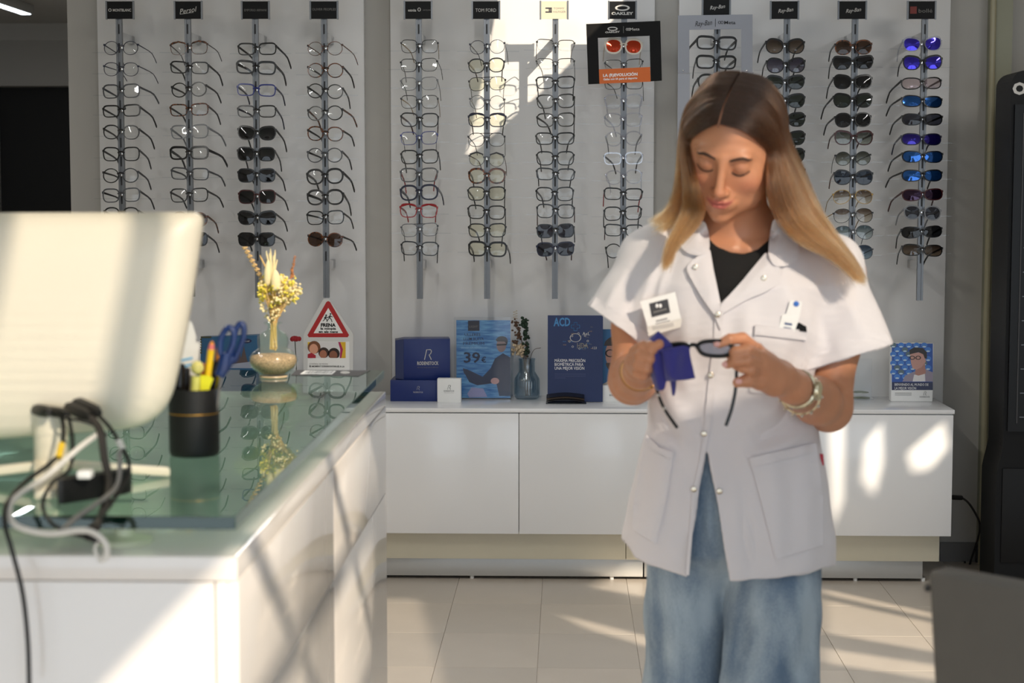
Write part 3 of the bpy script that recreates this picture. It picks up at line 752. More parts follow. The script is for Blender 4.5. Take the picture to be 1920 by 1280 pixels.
a0 = P(1123, 130, YS - .0005); a1 = P(1219, 125.5, YS - .0005); a2 = P(1220, 153, YS - .0005); a3 = P(1124, 157, YS - .0005)
strip = MB().add([tuple(a0), tuple(a1), tuple(a2), tuple(a3)] + [tuple(q + Vector((0, .002, 0))) for q in (a0, a1, a2, a3)], [(0,1,2,3),(4,7,6,5),(0,4,5,1),(1,5,6,2),(2,6,7,3),(3,7,4,0)]).build('orange_strip', mat('card_orange', (214, 104, 34), .55), t, smooth=False)
YT = YS - .0008
text('lettering', 'LA (R)EVOLUCIÓN', P(1163, 140, YT), e1, e2, .0105, letter_white, strip, bold=.035, width=.126)
text('lettering', 'Gafas con IA para el deporte', P(1163, 147.3, YT), e1, e2, .0070, letter_white, strip, bold=.03, width=.124)
em = MB(); c = P(1148.5, 54, YT); ring(em, (c.x, c.z), .0185, .0072, .0032, YT - .0004); em.build('emblem', letter, t)
text('lettering', 'OAKLEY', P(1148.5, 60, YT), e1, e2, .0058, letter, t, bold=.04, width=.054)
MB().box(P(1168.6, 49, YT), P(1169.3, 62, YT - .0004)).build('divider', letter_dim, t, smooth=False)
text('lettering', 'Meta', P(1190, 54.5, YT), e1, e2, .0105, letter, t, width=.035)
c = P(1177.5, 55, YT); em = MB(); ring(em, (c.x - .0035, c.z), .0042, .0046, .0012, YT - .0004); ring(em, (c.x + .0035, c.z), .0042, .0046, .0012, YT - .0005); em.build('emblem', letter, t)

t, oc, ic = card_frame('cardboard_sign', 'grey cardboard frame sign around the glasses above the woman\'s head', [(1271, 29), (1411, 27), (1411, 135), (1271, 137)], YS, [(1292.5, 56), (1390, 54), (1390, 135), (1292.5, 137)], mat('card_grey', (150, 153, 162), .5, noise=.01))
for x0, x1, y0, y1 in ((1271, 1292, 137.5, 300), (1390.5, 1411, 135.5, 300)):
    MB().box(P(x0, y0, YS + .002), P(x1, y1, YS + .005)).build('side_strip', mat('card_grey_side', (160, 163, 172), .5), t, smooth=False)
for x in (1281, 1400):
    c = P(x, 132, YS - .001); MB().ball((c.x, c.y, c.z), (.003, .0015, .003), 8, 5).build('rivet', chrome, t)
text('lettering', 'Ray-Ban', P(1319, 43, YT), Vector((1, 0, .1)), Vector((-.1, 0, 1)), .019, letter_black, t, shear=.4, width=.063)
MB().box(P(1341, 35, YT), P(1341.7, 50, YT - .0004)).build('divider', letter_black, t, smooth=False)
text('lettering', 'Meta', P(1368.5, 42, YT), X3, Z3, .0118, letter_black, t, width=.041, bold=.01)
c = P(1351.5, 42, YT); em = MB(); ring(em, (c.x - .0045, c.z), .0053, .0055, .0014, YT - .0004); ring(em, (c.x + .0045, c.z), .0053, .0055, .0014, YT - .0005); em.build('emblem', letter_black, t)
# ------------------------------------------------------------------ things on the wall cabinet
navy = mat('navy_carton', (20, 42, 106), .35, noise=.02, nscale=12)
navyd = mat('navy_print', (20, 30, 74), .3)
def rot_box(name, label, cat, c, w, d, h, yaw, m, group=None):
    """A carton standing at c (front left base corner), turned by yaw."""
    t = thing(name, label, cat, c, group); t.rotation_euler = (0, 0, yaw)
    b = MB().box((0, 0, 0), (w, d, h), .0012).build('carton', m, t, local=True)
    return t
def logo_R(parent, o, ux, uy, h, m):
    """A slanted outline R over its word."""
    ux, uy = Vector(ux).normalized(), Vector(uy).normalized(); w = ux.cross(uy)
    pts = [(-.34, -.5), (-.12, .5), (.26, .5), (.36, .36), (.28, .1), (.12, -.02), (.34, -.5)]
    q = [Vector(o) + ux * (x * h) + uy * (y * h) + w * .0006 for x, y in pts]
    return MB().tube(q, h * .045, 4).build('emblem', m, parent)
def front(c, yaw): return Vector((math.cos(yaw), math.sin(yaw), 0))

c = PZ(732, 752, zt); s_ = F / c.y
b1 = rot_box('gift_box', 'blue printed carton lying under another blue carton beside the counter', 'box', c, 92 / s_, .15, 40 / s_, 0, navy, 'printed cartons on the cabinet')
o = P(784, 731, c.y); logo_R(b1, o + Vector((0, -.0006, .007)), X3, Z3, .014, letter); text('lettering', 'RODENSTOCK', o + Vector((0, 0, -.008)), X3, Z3, .0055, letter, b1, width=.036)
yw = math.radians(6)
c2 = Vector((P(757, 716, c.y + .02).x, c.y + .02, c.z + 40.3 / s_))
b2 = rot_box('gift_box', 'larger blue printed carton stacked on top of the lower blue carton', 'box', c2, 88 / s_, .10, 77 / s_, yw, navy, 'printed cartons on the cabinet')
# its left flank shows: a slightly opened flap
MB().prism([(0, 0), (-15.5 / s_, .004), (-15.5 / s_, .148), (0, 77 / s_)], (0, .0005, 0), X3, Z3, -.09).build('flap', mat('navy_carton_side', (17, 34, 84), .4), b2, local=True, smooth=False)
ux = front(c2, yw); o = c2 + ux * (46 / s_) - Vector((0, .0008, 0)) + Z3 * (46 / s_)
logo_R(b2, o + Vector((0, 0, .002)), ux, Z3, .038, letter); text('lettering', 'RODENSTOCK', o + Vector((0, -.0006, -.030)), ux, Z3, .013, letter, b2, width=.080, bold=.02)
text('lettering', 'Because every eye is different', o + Vector((0, -.0006, -.046)), ux, Z3, .0035, letter_dim, b2, width=.078)
c = PZ(820, 754, zt); s_ = F / c.y
b3 = rot_box('gift_box', 'small white printed carton in front of the blue cartons', 'box', c, 44.5 / s_, .04, 45 / s_, math.radians(-1), paper, 'printed cartons on the cabinet')
o = P(842, 728, c.y - .001); logo_R(b3, o + Vector((0, 0, .004)), X3, Z3, .016, letter_black); text('lettering', 'RODENSTOCK', o + Vector((0, 0, -.0095)), X3, Z3, .006, letter_black, b3, width=.039); text('lettering', 'Because every eye is different', o + Vector((0, 0, -.016)), X3, Z3, .002, letter_dim, b3, width=.036)

# portrait prints: flat shapes, as printed
def pm(rgb): return mat('print_%d_%d_%d' % rgb, rgb, .35)
def shape2(parent, name, pts, Y, m): 
    q = [P(x, y, Y) for x, y in pts]
    return MB().prism([(p.x, p.z) for p in q], (0, Y, 0), X3, Z3, .0002).build(name, m, parent, smooth=False)
def oval(cx, cy, rx, ry, n=20, a0=0, a1=360): return [(cx + rx * math.cos(math.radians(a0 + (a1 - a0) * k / n)), cy + ry * math.sin(math.radians(a0 + (a1 - a0) * k / n))) for k in range(n + (a1 - a0 != 360))]

# acrylic stand with the blue price poster
c = PZ(905, 748, zt); Yp_ = c.y
st = thing('poster_stand', 'clear acrylic stand holding the blue price poster with a large 39', 'sign', c)
MB().box(P(851, 594, Yp_ - .003), P(958, 748, Yp_ - .0005)).build('acrylic_sheet', acr, st, smooth=False)
MB().box((P(851, 748, Yp_).x, Yp_, zt + .0002), (P(958, 748, Yp_).x, Yp_ + .06, zt + .003)).build('foot', acr, st, smooth=False)
def poster_mat():
    m = mat('poster_blue', (60, 130, 196), .3)
    nt = m.node_tree; b = nt.nodes['Principled BSDF']; tc = nt.nodes.new('ShaderNodeTexCoord'); n_ = nt.nodes.new('ShaderNodeTexNoise'); n_.inputs['Scale'].default_value = 40; n_.inputs['Detail'].default_value = 8
    mp = nt.nodes.new('ShaderNodeMapping'); mp.inputs['Scale'].default_value = (.5, 1, 4); nt.links.new(tc.outputs['Object'], mp.inputs[0]); nt.links.new(mp.outputs[0], n_.inputs[0])
    cr = nt.nodes.new('ShaderNodeValToRGB'); cr.color_ramp.elements[0].position = .35; cr.color_ramp.elements[0].color = lin((44, 110, 180)) + (1,); cr.color_ramp.elements[1].position = .7; cr.color_ramp.elements[1].color = lin((120, 178, 222)) + (1,)
    nt.links.new(n_.outputs[0], cr.inputs[0]); nt.links.new(cr.outputs[0], b.inputs['Base Color']); return m
po = MB().box(P(855.5, 600, Yp_), P(957, 746, Yp_ + .001)).build('poster', poster_mat(), st, smooth=False)
Yq = Yp_ - .0002
shape2(po, 'man_shirt', [(920, 690), (928, 672), (943, 662), (957, 670), (957, 742), (936, 742), (930, 715), (905, 716), (870, 700), (868, 690), (880, 694), (905, 706)], Yq, pm((52, 64, 92)))
shape2(po, 'man_arm', [(868, 694), (876, 692), (896, 712), (926, 710), (926, 718), (895, 722), (880, 716)], Yq - .0001, pm((46, 58, 88)))
shape2(po, 'man_hand', oval(928, 714, 8, 6), Yq - .0002, pm((190, 150, 150)))
shape2(po, 'man_leg', [(876, 738), (884, 726), (906, 728), (914, 744), (880, 745)], Yq - .0002, pm((150, 150, 190)))
shape2(po, 'man_face', oval(940, 647, 9, 13), Yq - .0001, pm((150, 128, 128)))
shape2(po, 'man_hair', oval(941, 638, 11, 8, a0=180, a1=360) + [(951, 646), (946, 640), (932, 640)], Yq - .0003, pm((34, 34, 44)))
shape2(po, 'man_glasses', [(931, 645), (950, 644), (950, 647), (931, 648)], Yq - .0003, pm((20, 20, 26)))
lg = shape2(po, 'logo_block', [(877.5, 601), (899, 601), (899, 620), (877.5, 620)], Yq - .0002, pm((28, 32, 52)))
dk = mat('poster_ink', (24, 40, 72), .4)
text('lettering', 'LIGHT', P(888, 612, Yq - .0003), X3, Z3, .0085, letter_dim, po, width=.032)
text('lettering', 'ULLERES', P(886, 627, Yq), X3, Z3, .0105, dk, po, width=.060, bold=.01)
text('lettering', 'LLUM BLAVA', P(888, 635, Yq), X3, Z3, .0105, dk, po, width=.078, bold=.01)
text('lettering', 'PREMIUM', P(888, 643.5, Yq), X3, Z3, .0115, dk, po, width=.080)
text('lettering', 'SENSE GRADUACIÓ', P(889, 651.5, Yq), X3, Z3, .007, mat('poster_ink_light', (150, 190, 220), .4), po, width=.100)
text('lettering', '39', P(885, 669.5, Yq), X3, Z3, .040, dk, po, width=.062, bold=.02)
text('lettering', '€', P(907, 674, Yq), X3, Z3, .020, dk, po, bold=.02)

# dark blue brochure board on a curved holder
c = PZ(1078, 754, zt); Yb = c.y - .0
bb = thing('brochure_board', 'dark blue brochure board with white lettering right of the ribbed vase', 'sign', c)
bd = MB().box(P(1027, 591, Yb), P(1130, 753, Yb + .004)).build('board', mat('board_navy', (24, 44, 92), .4, noise=.05, nscale=6), bb, smooth=False)
MB().box((P(1024, 750, Yb).x, Yb - .06, zt), (P(1099, 750, Yb).x, Yb + .004, zt + .004)).build('holder_foot', blackg, bb, smooth=False)
pr = [(P(1026 + 72 * k / 10, 0, Yb).x, zt + .006 + .018 * math.sin(math.pi * k / 10) * .4) for k in range(11)]
for j in range(3):
    vs = []; 
    for k, (x, z) in enumerate(pr): vs += [(x, Yb - .05 + j * .012, z + j * .006), (x, Yb - .002, z + .012 + j * .006)]
    MB().add(vs, [(2 * k, 2 * k + 2, 2 * k + 3, 2 * k + 1) for k in range(10)]).build('leaflet', [pm((40, 38, 40)), pm((70, 58, 44)), pm((22, 26, 42))][j], bb)
Yq = Yb - .0003
for i, sx in enumerate(('MÁXIMA PRECISIÓN', 'BIOMÉTRICA PARA', 'UNA MEJOR VISIÓN')):
    text('lettering', sx, P(1040, 675.5 + i * 7.2, Yq), X3, Z3, .0115, letter_white, bd, width=.114 * (1, .94, .97)[i], align='LEFT')
for i in range(3):
    a = P(1040, 701 + i * 3.6, Yq); MB().box((a.x, Yq - .0004, a.z - .0011), (a.x + (.116 if i < 2 else .04), Yq, a.z + .0011)).build('small_print', mat('small_print_navy', (66, 76, 118), .5), bd, smooth=False)
cy = mat('print_cyan', (64, 132, 190), .4)
text('lettering', 'ACD', P(1053.5, 603, Yq), X3, Z3, .031, cy, bd, width=.062, bold=.03)
text('lettering', 'AxL', P(1099, 625, Yq), X3, Z3, .012, letter, bd); text('lettering', 'HDA', P(1092.5, 647.5, Yq), X3, Z3, .020, letter_dim, bd, width=.042, bold=.02)
text('lettering', '123', P(1115, 652, Yq), X3, Z3, .009, letter, bd)
q = P(1079, 612, Yq); pl = [(-3, -8), (3, -8), (3, -3), (8, -3), (8, 3), (3, 3), (3, 8), (-3, 8), (-3, 3), (-8, 3), (-8, -3), (-3, -3), (-3, -8)]
MB().tube([(q.x + a / 510, Yq - .0004, q.z + b / 510) for a, b in pl], .0011, 4).build('cross_symbol', cy, bd)
em = MB(); q = P(1079, 633, Yq); ring(em, (q.x, q.z), .021, .016, .0016, Yq - .0002)
for k in range(8): 
    a = k * .8; ring(em, (q.x + .034 * math.cos(a) + .012, q.z - .012 + .028 * math.sin(a)), .004, .004, .001, Yq - .0002, 10)
em.build('diagram', letter, bd)
for k in range(16):
    x, y = 1055 + random.uniform(0, 62), 612 + random.uniform(0, 44)
    text('lettering', random.choice(['ACD', 'AxL', 'HDA']), P(x, y, Yq), X3, Z3, .0042, random.choice([letter_dim, cy, mat('print_ochre', (170, 140, 100), .4)]), bd)

# poster of a man, standing behind
Ym = Yb + .05
mp_ = thing('poster_board', 'blue poster of a bearded man in glasses, partly behind the woman\'s arm', 'sign', (P(1150, 740, Ym).x, Ym, zt))
pb = MB().box((P(1112, 617, Ym).x, Ym, zt), (P(1205, 617, Ym).x, Ym + .004, P(1112, 617, Ym).z)).build('board', mat('poster_sea', (34, 96, 146), .4, noise=.12, nscale=8), mp_, smooth=False)
Yq = Ym - .0003
shape2(pb, 'man_shirt', [(1122, 742), (1130, 720), (1155, 706), (1205, 706), (1205, 742)], Yq, pm((172, 160, 150)))
shape2(pb, 'man_face', oval(1155, 664, 20, 30), Yq - .0002, pm((168, 122, 108)))
shape2(pb, 'man_beard', oval(1155, 680, 19, 18, a0=0, a1=180), Yq - .0003, pm((66, 50, 46)))
shape2(pb, 'man_hair', oval(1155, 648, 22, 18, a0=180, a1=360), Yq - .0003, pm((44, 32, 30)))
em = MB()
for x in (1144, 1166): q = P(x, 662, Yq); ring(em, (q.x, q.z), .019, .015, .004, Yq - .0005)
em.build('man_glasses', letter_black, pb)
c = PZ(1097, 753, zt); s_ = F / c.y
b4 = rot_box('gift_box', 'long flat white printed carton at the foot of the blue poster', 'box', c, 96 / s_, .07, 31 / s_, 0, paper, 'printed cartons on the cabinet')
o = P(1152, 736, c.y - .001); logo_R(b4, o + Vector((0, 0, .006)), X3, Z3, .016, letter_black); text('lettering', 'RODENSTOCK', o + Vector((0, 0, -.009)), X3, Z3, .006, letter_black, b4, width=.037)

# ribbed blue-grey vase with dried flowers
c = PZ(988, 747, zt); s_ = F / c.y
vprof = [(.0, 0), (19, 0), (22.5, 3), (23.5, 10), (23.5, 33), (22.5, 39), (18, 46), (15, 52), (14.6, 70), (15.8, 76), (14.4, 76), (13.2, 70), (13.5, 52), (17, 45), (21, 38), (21.5, 10), (19, 5), (0, 4.5)]
N = 72; vs = []; fs = []
for r, h in vprof:
    for k in range(N):
        a = 2 * math.pi * k / N; rr = r / s_ * (1 + (.022 if k % 2 else -.01) * (1 if 3 < h < 50 else .3)); vs.append((c.x + rr * math.cos(a), c.y + rr * math.sin(a), c.z + h / s_))
for i in range(len(vprof) - 1):
    for k in range(N): fs.append((i * N + k, i * N + (k + 1) % N, (i + 1) * N + (k + 1) % N, (i + 1) * N + k))
vg = clearmat('vase_smoke_glass', (.74, .82, .87), fres=False, gloss=.12, rough=.2)
tag(MB().add(vs, fs).build('flower_vase', vg), 'ribbed blue-grey glass vase between the price poster and navy board', 'vase')
bq = thing('dried_bouquet', 'small dark bouquet of dried twigs and blossoms in the blue-grey vase', 'bouquet', (c.x, c.y, c.z + .03))
def Q(px, py, dy=0): return P(px, py, c.y + dy)
tw = mat('dry_twig', (84, 62, 44), .8); gn_ = mat('dry_green', (40, 62, 46), .8, noise=.2, nscale=80); ct = mat('dry_cream', (206, 186, 156), .8, noise=.1, nscale=90); br_ = mat('dry_brown', (96, 70, 52), .8)
stm = MB()
for (tx, ty) in ((967, 600), (972, 620), (985, 598), (985, 640), (962, 640), (1014, 652), (975, 655), (994, 660)):
    stm.tube(spline([Q(990 + random.uniform(-5, 5), 742), Q(988 + random.uniform(-4, 4), 690), Q(988 + (tx - 988) * .45, 660 + (ty - 660) * .3), Q(tx, ty, random.uniform(-.01, .01))], 5), .0011, 5)
stm.build('stems', tw, bq)
sp = MB().tube([Q(966 + 4 * math.sin(k * .8), 598 - k * .6, .006 * math.cos(k * .8)) for k in range(28)], .0008, 4); sp.build('curly_tendril', mat('dry_straw', (190, 168, 120), .8), bq)
def leafball(pts, n, r, sp_, m, nm):
    mb = MB()
    for _ in range(n):
        px, py = random.choice(pts); q = Q(px + random.gauss(0, sp_), py + random.gauss(0, sp_), random.gauss(0, .010)); mb.ball(tuple(q), (r * random.uniform(.6, 1.2), r * random.uniform(.6, 1.2), r * random.uniform(.6, 1.2)), 6, 4)
    o = mb.build(nm, m, bq); o['kind'] = 'stuff'; return o
leafball([(983, 600), (981, 608), (985, 612), (984, 622), (986, 632), (987, 645), (988, 660), (987, 665)], 90, .006, 3.0, gn_, 'green_leaves')
leafball([(967, 602), (970, 612), (972, 622), (973, 632), (966, 640)], 60, .0045, 3.2, br_, 'brown_seeds')
leafball([(968, 652), (976, 648), (972, 660), (980, 655), (965, 658), (978, 664)], 60, .006, 3.0, ct, 'cream_blossoms')

# acrylic block with demonstration lenses, behind the woman's elbow
c = PZ(1612, 748, zt)
ls = thing('lens_stand', 'clear acrylic stand with sample lenses beside the woman\'s elbow', 'display stand', c)
MB().box(P(1578, 672, c.y + .04), P(1634, 748, c.y + .043)).build('back_sheet', acr, ls, smooth=False)
MB().box((P(1578, 748, c.y).x, c.y - .03, zt + .001), (P(1637, 748, c.y).x, c.y + .04, zt + .004)).build('foot', acr, ls, smooth=False)
for i, (x, y) in enumerate(((1612, 734), (1614, 746.5))):
    q = P(x, y, c.y - .005); MB().lathe([(0, .002), (.02, .0012), (.034, -.001), (.034, -.003), (.02, -.001), (0, -.0004)], (q.x, q.y, max(q.z, zt + .008)), 24).build('lens', clearmat('sample_lens', (.62, .64, .55), fres=False, gloss=.2), ls)
q = P(1594, 703, c.y + .035); MB().lathe([(0, -.001), (.022, 0), (.022, .002), (0, .003)], (q.x, q.y, q.z), 24, axis='y').build('lens', clearmat('sample_lens_blue', (.8, .9, .93), fres=False, gloss=.2), ls)

# carton with a man's portrait at the right end
c = PZ(1671, 752, zt); s_ = F / c.y
cb = thing('brochure_box', 'carton printed with a man in glasses at the right end of the cabinet', 'box', c)
x0, x1 = P(1671.5, 700, c.y).x, P(1749.5, 700, c.y).x; ztop = P(1700, 643.5, c.y).z
MB().box((x0, c.y, zt), (x1, c.y + .045, ztop), .001).build('carton', paper, cb)
Yq = c.y - .0004
pp = shape2(cb, 'photo_print', [(1672, 644), (1749, 644), (1749, 716), (1672, 716)], Yq, pm((38, 84, 168)))
dots = [MB(), MB(), MB()]
for i in range(6):
    for j in range(9):
        x, y = 1675 + i * 14.5 + (7.2 if j % 2 else 0), 647 + j * 8.4
        if x < 1747 and y < 713:
            shp = oval(x, y, 6.0, 5.0, 12); q = [P(a, b, Yq - .0003) for a, b in shp]
            w_ = 0 if (i * 7 + j * 3) % 5 else 1
            dots[w_].prism([(p.x, p.z) for p in q], (0, Yq - .0003, 0), X3, Z3, .0001)
            q = [P(a, b, Yq - .0006) for a, b in oval(x, y + 2.8, 3.6, 1.5, 10)]; dots[2].prism([(p.x, p.z) for p in q], (0, Yq - .0006, 0), X3, Z3, .0001)
for k, m in enumerate((pm((64, 124, 204)), pm((84, 108, 120)), pm((190, 212, 228)))):
    o = dots[k].build('drop_pattern', m, pp, smooth=False); o['kind'] = 'stuff'
Yq -= .001
shape2(pp, 'man_jacket', [(1692, 715), (1697, 704), (1712, 697), (1736, 692), (1749, 698), (1749, 715)], Yq, pm((150, 140, 156)))
shape2(pp, 'man_shirt', [(1711, 715), (1714, 702), (1722, 703), (1734, 698), (1735, 715)], Yq - .0002, pm((226, 222, 222)))
shape2(pp, 'man_neck', [(1716, 694), (1734, 680), (1736, 700), (1722, 704), (1716, 702)], Yq - .0003, pm((176, 128, 116)))
shape2(pp, 'man_face', [(1706, 662), (1728, 660), (1735, 668), (1736, 678), (1728, 688), (1718, 693), (1711, 690), (1708, 680)], Yq - .0005, pm((196, 150, 138)))
shape2(pp, 'man_hair', [(1706, 664), (1705, 656), (1714, 651), (1730, 652), (1738, 660), (1738, 672), (1734, 672), (1731, 664), (1722, 660)], Yq - .0007, pm((34, 26, 24)))
em = MB()
for x in (1710.5, 1721.5): q = P(x, 670.5, Yq); ring(em, (q.x, q.z), .0105, .0075, .0025, Yq - .001, 16)
em.build('man_glasses', letter_black, pp)
shape2(cb, 'title_band', [(1672, 716), (1749, 716), (1749, 731), (1672, 731)], c.y - .0005, navyd)
text('lettering', 'BIENVENIDO AL MUNDO DE', P(1677.5, 720.5, c.y - .0008), X3, Z3, .0095, letter_white, cb, width=.126, align='LEFT')
text('lettering', 'LA MEJOR VISIÓN', P(1677.5, 727.3, c.y - .0008), X3, Z3, .0095, letter_white, cb, width=.080, align='LEFT')
for i in range(3):
    a = P(1678, 736.2 + i * 2.2, c.y - .0004); MB().box((a.x, c.y - .0008, a.z - .0008), (a.x + .062, c.y - .0004, a.z + .0008)).build('small_print', mat('small_print_grey', (168, 168, 168), .5), cb, smooth=False)
o = P(1734, 739, c.y - .0008); logo_R(cb, o + Vector((0, 0, .003)), X3, Z3, .014, letter_black); text('lettering', 'RODENSTOCK', o + Vector((0, 0, -.0095)), X3, Z3, .006, letter_black, cb, width=.038)

# ---- left part of the cabinet, seen over the counter
c = P(615, 690, 6.62)
fs_ = thing('traffic_sign', 'white board with a red warning triangle about myopia behind the counter', 'sign', (c.x, 6.62, zt))
YS2 = 6.62
shape_pts = [(569, 626), (606, 561), (617, 561), (662, 626), (662, 765), (569, 765)]
q = [P(x, y, YS2) for x, y in shape_pts]; q[-1].z = q[-2].z = zt
sb_ = MB().prism([(p.x, p.z) for p in q], (0, YS2, 0), X3, Z3, -.004).build('board', mat('board_white', (214, 214, 212), .45), fs_, smooth=False)
Yq = YS2 - .0003
def tri(c0, r): return [(c0[0], c0[1] - r), (c0[0] + r * .88, c0[1] + r * .62), (c0[0] - r * .88, c0[1] + r * .62)]
q = [(615.5, 564), (619, 566), (654.5, 628), (652, 632), (579, 632), (576.5, 628), (612, 566)]
tr_ = shape2(sb_, 'triangle', q, Yq, mat('sign_red', (176, 28, 30), .45))
shape2(tr_, 'triangle_field', [(615.5, 577), (643, 624.5), (588, 624.5)], Yq - .0003, paper)
Yq -= .0008
text('lettering', 'FRENA', P(615.5, 609, Yq), X3, Z3, .0125, letter_black, sb_, width=.056, bold=.05)
text('lettering', 'la miopia', P(615.5, 615.6, Yq), X3, Z3, .0085, letter_black, sb_, width=.058, bold=.04)
text('lettering', 'en els nens', P(615.5, 621.5, Yq), X3, Z3, .0085, letter_black, sb_, width=.072, bold=.04)
for k, x in enumerate((611, 619)):
    s2 = .9 if k == 0 else 1.15
    o_ = lambda a, b: P(x + a * s2, 600 + b * s2, Yq)
    mb = MB(); mb.tube([o_(0, -8), o_(-1, -4)], .0030, 5); mb.ball(tuple(o_(.6, -10)), (.0034, .0004, .0034), 8, 5)
    for a in ([(-1, -4), (2, -1), (3, 3)], [(-1, -4), (-4, 0), (-6, 2)], [(0, -7), (4, -5)], [(0, -7), (-4, -4)]): mb.tube([o_(*p_) for p_ in a], .0015, 5)
    mb.build('child_figure', letter_black, sb_)
lf = shape2(sb_, 'leaflet', [(577, 640), (655, 640), (656, 763), (576, 763)], YS2 - .0012, paper)
Yq = YS2 - .0018
ph = shape2(lf, 'photo_print', [(577, 641), (648, 641), (648, 671), (577, 671)], Yq, pm((224, 222, 222)))
shape2(ph, 'corner_print', [(638, 641), (648, 641), (648, 671), (640, 671), (643, 655)], Yq - .0002, pm((226, 180, 40)))
shape2(ph, 'stripe_print', [(634, 641), (638, 641), (643, 655), (640, 671), (637, 671), (638, 655)], Yq - .0003, pm((176, 40, 90)))
shape2(ph, 'corner_print', [(577, 641), (592, 641), (577, 652)], Yq - .0003, pm((230, 190, 40)))
for x, y, r, hc_, sc_ in ((589, 652, 12, (120, 72, 40), (222, 160, 130)), (607, 662, 10, (52, 34, 28), (170, 110, 84)), (626, 664, 11, (40, 26, 22), (140, 88, 66))):
    shape2(ph, 'child_hair', [(a, min(b, 670.8)) for a, b in oval(x, y - 1, r, r * 1.0)], Yq - .0004, pm(hc_)); shape2(ph, 'child_face', [(a, min(b, 670.6)) for a, b in oval(x - 1, y + 2, r * .68, r * .8)], Yq - .0006, pm(sc_))
shape2(ph, 'shirt_print', [(577, 664), (584, 661), (592, 666), (592, 671), (577, 671)], Yq - .0008, pm((170, 30, 50)))
text('lettering', 'CONTROL DE MIOPIA', P(580, 682, Yq), X3, Z3, .0055, letter_dim, lf, width=.070, align='LEFT'); text('lettering', 'ÉS MOMENT D\'ENFRONTAR-SE A LA', P(580, 686.5, Yq), X3, Z3, .006, letter_black, lf, width=.132, align='LEFT', bold=.03)
# blue gift bag and rose
YB_ = 6.60
gb = thing('gift_bag', 'teal blue printed bag behind the pen cup and scissors', 'bag', (P(430, 690, YB_).x, YB_, zt))
ov = [P(377, 632, YB_), P(482, 628, YB_), P(486, 770, YB_), P(375, 770, YB_)]; ov[2].z = ov[3].z = zt
MB().prism([(p.x, p.z) for p in ov], (0, YB_, 0), X3, Z3, -.06).build('bag_body', mat('bag_teal', (40, 92, 132), .35, noise=.08, nscale=9), gb, smooth=False)
Yq = YB_ - .0005
shape2(gb, 'label_print', oval(461, 639, 11, 4.5), Yq, pm((26, 34, 74))); text('lettering', 'visual', P(461, 639, Yq - .0003), X3, Z3, .006, letter, gb, width=.026)
shape2(gb, 'mountain_print', [(425, 690), (440, 668), (449, 650), (452, 672), (457, 648), (463, 674), (470, 690)], Yq, pm((86, 74, 74)))
shape2(gb, 'ground_print', [(378, 690), (378, 680), (420, 684), (485, 676), (485, 690)], Yq - .0002, pm((150, 158, 176)))
em = MB()
for k in range(14):
    q = P(378 + k * 2.4 if k < 8 else 377, 632 if k < 8 else 636 + (k - 8) * 5, Yq); em.ball((q.x, q.y, q.z), (.004, .001, .004), 6, 4)
em.build('leaf_print', pm((60, 64, 40)), gb)
YRo = 6.55
rs = thing('artificial_rose', 'small red rose showing behind the green glass vase', 'flower', (P(552, 690, YRo).x, YRo, zt))
q = P(553, 635, YRo); rm_ = mat('rose_red', (150, 18, 28), .6)
for k in range(9):
    a = k * 2.4; r = .004 + .0016 * k; MB().ball((q.x + r * math.cos(a), q.y + r * math.sin(a) * .6, q.z + .002 * math.cos(k)), (.008, .004, .009), 8, 6).build('petal', rm_, rs)
MB().tube(spline([(q.x, q.y, q.z - .008), (q.x + .004, q.y, (q.z + zt) / 2), (q.x - .003, q.y, zt)], 6), .0018, 6).build('stem', mat('rose_stem', (40, 50, 30), .7), rs)
# ------------------------------------------------------------------ things on the glass counter
# all-in-one computer seen from behind
cream = mat('computer_cream', (236, 228, 208), .38, bump=.25, bscale=60, stretch=(.02, .02, 12))
creamp = mat('stand_cream', (238, 230, 208), .35)
YM = 2.30
pc = thing('desktop_computer', 'cream all-in-one computer seen from behind on the glass counter', 'computer', PZ(150, 900, ZG))
def shell(px_pts, Y): return [P(x, y, Y) for x, y in px_pts]
def rounded(pts, rad, n=6):
    out = []; m = len(pts)
    for i in range(m):
        p = Vector(pts[i]); a = Vector(pts[i - 1]); b = Vector(pts[(i + 1) % m]); r = rad[i]
        d1 = (a - p); d2 = (b - p); r = min(r, d1.length * .45, d2.length * .45)
        s, e = p + d1.normalized() * r, p + d2.normalized() * r
        for k in range(n + 1):
            t = k / n; out.append(s * (1 - t) ** 2 + p * 2 * t * (1 - t) + e * t * t)
    return out
ol = rounded([(-310, 400), (382, 397), (352, 610), (308, 800), (-210, 838)], [30, 26, 200, 80, 80], 8)
base = shell(ol, YM)
cx_, cz_ = sum(p.x for p in base) / len(base), sum(p.z for p in base) / len(base)
vs = []; fs = []; N = len(base)
for y, s_ in ((YM + .022, .965), (YM + .016, .995), (YM + .004, 1.0), (YM - .006, .992), (YM - .018, .95), (YM - .028, .85), (YM - .034, .6), (YM - .036, .3)):
    for p in base: vs.append((cx_ + (p.x - cx_) * s_, y, cz_ + (p.z - cz_) * s_))
for i in range(7):
    for k in range(N): fs.append((i * N + k, i * N + (k + 1) % N, (i + 1) * N + (k + 1) % N, (i + 1) * N + k))
vs.append((cx_, YM - .036, cz_)); fs += [(7 * N + k, 7 * N + (k + 1) % N, 8 * N) for k in range(N)]
MB().add(vs, fs).build('back_shell', cream, pc, smooth='all')
MB().prism([(cx_ + (p.x - cx_) * .96, cz_ + (p.z - cz_) * .96) for p in base], (0, YM + .026, 0), X3, Z3, -.004).build('screen', blackg, pc, smooth=False)
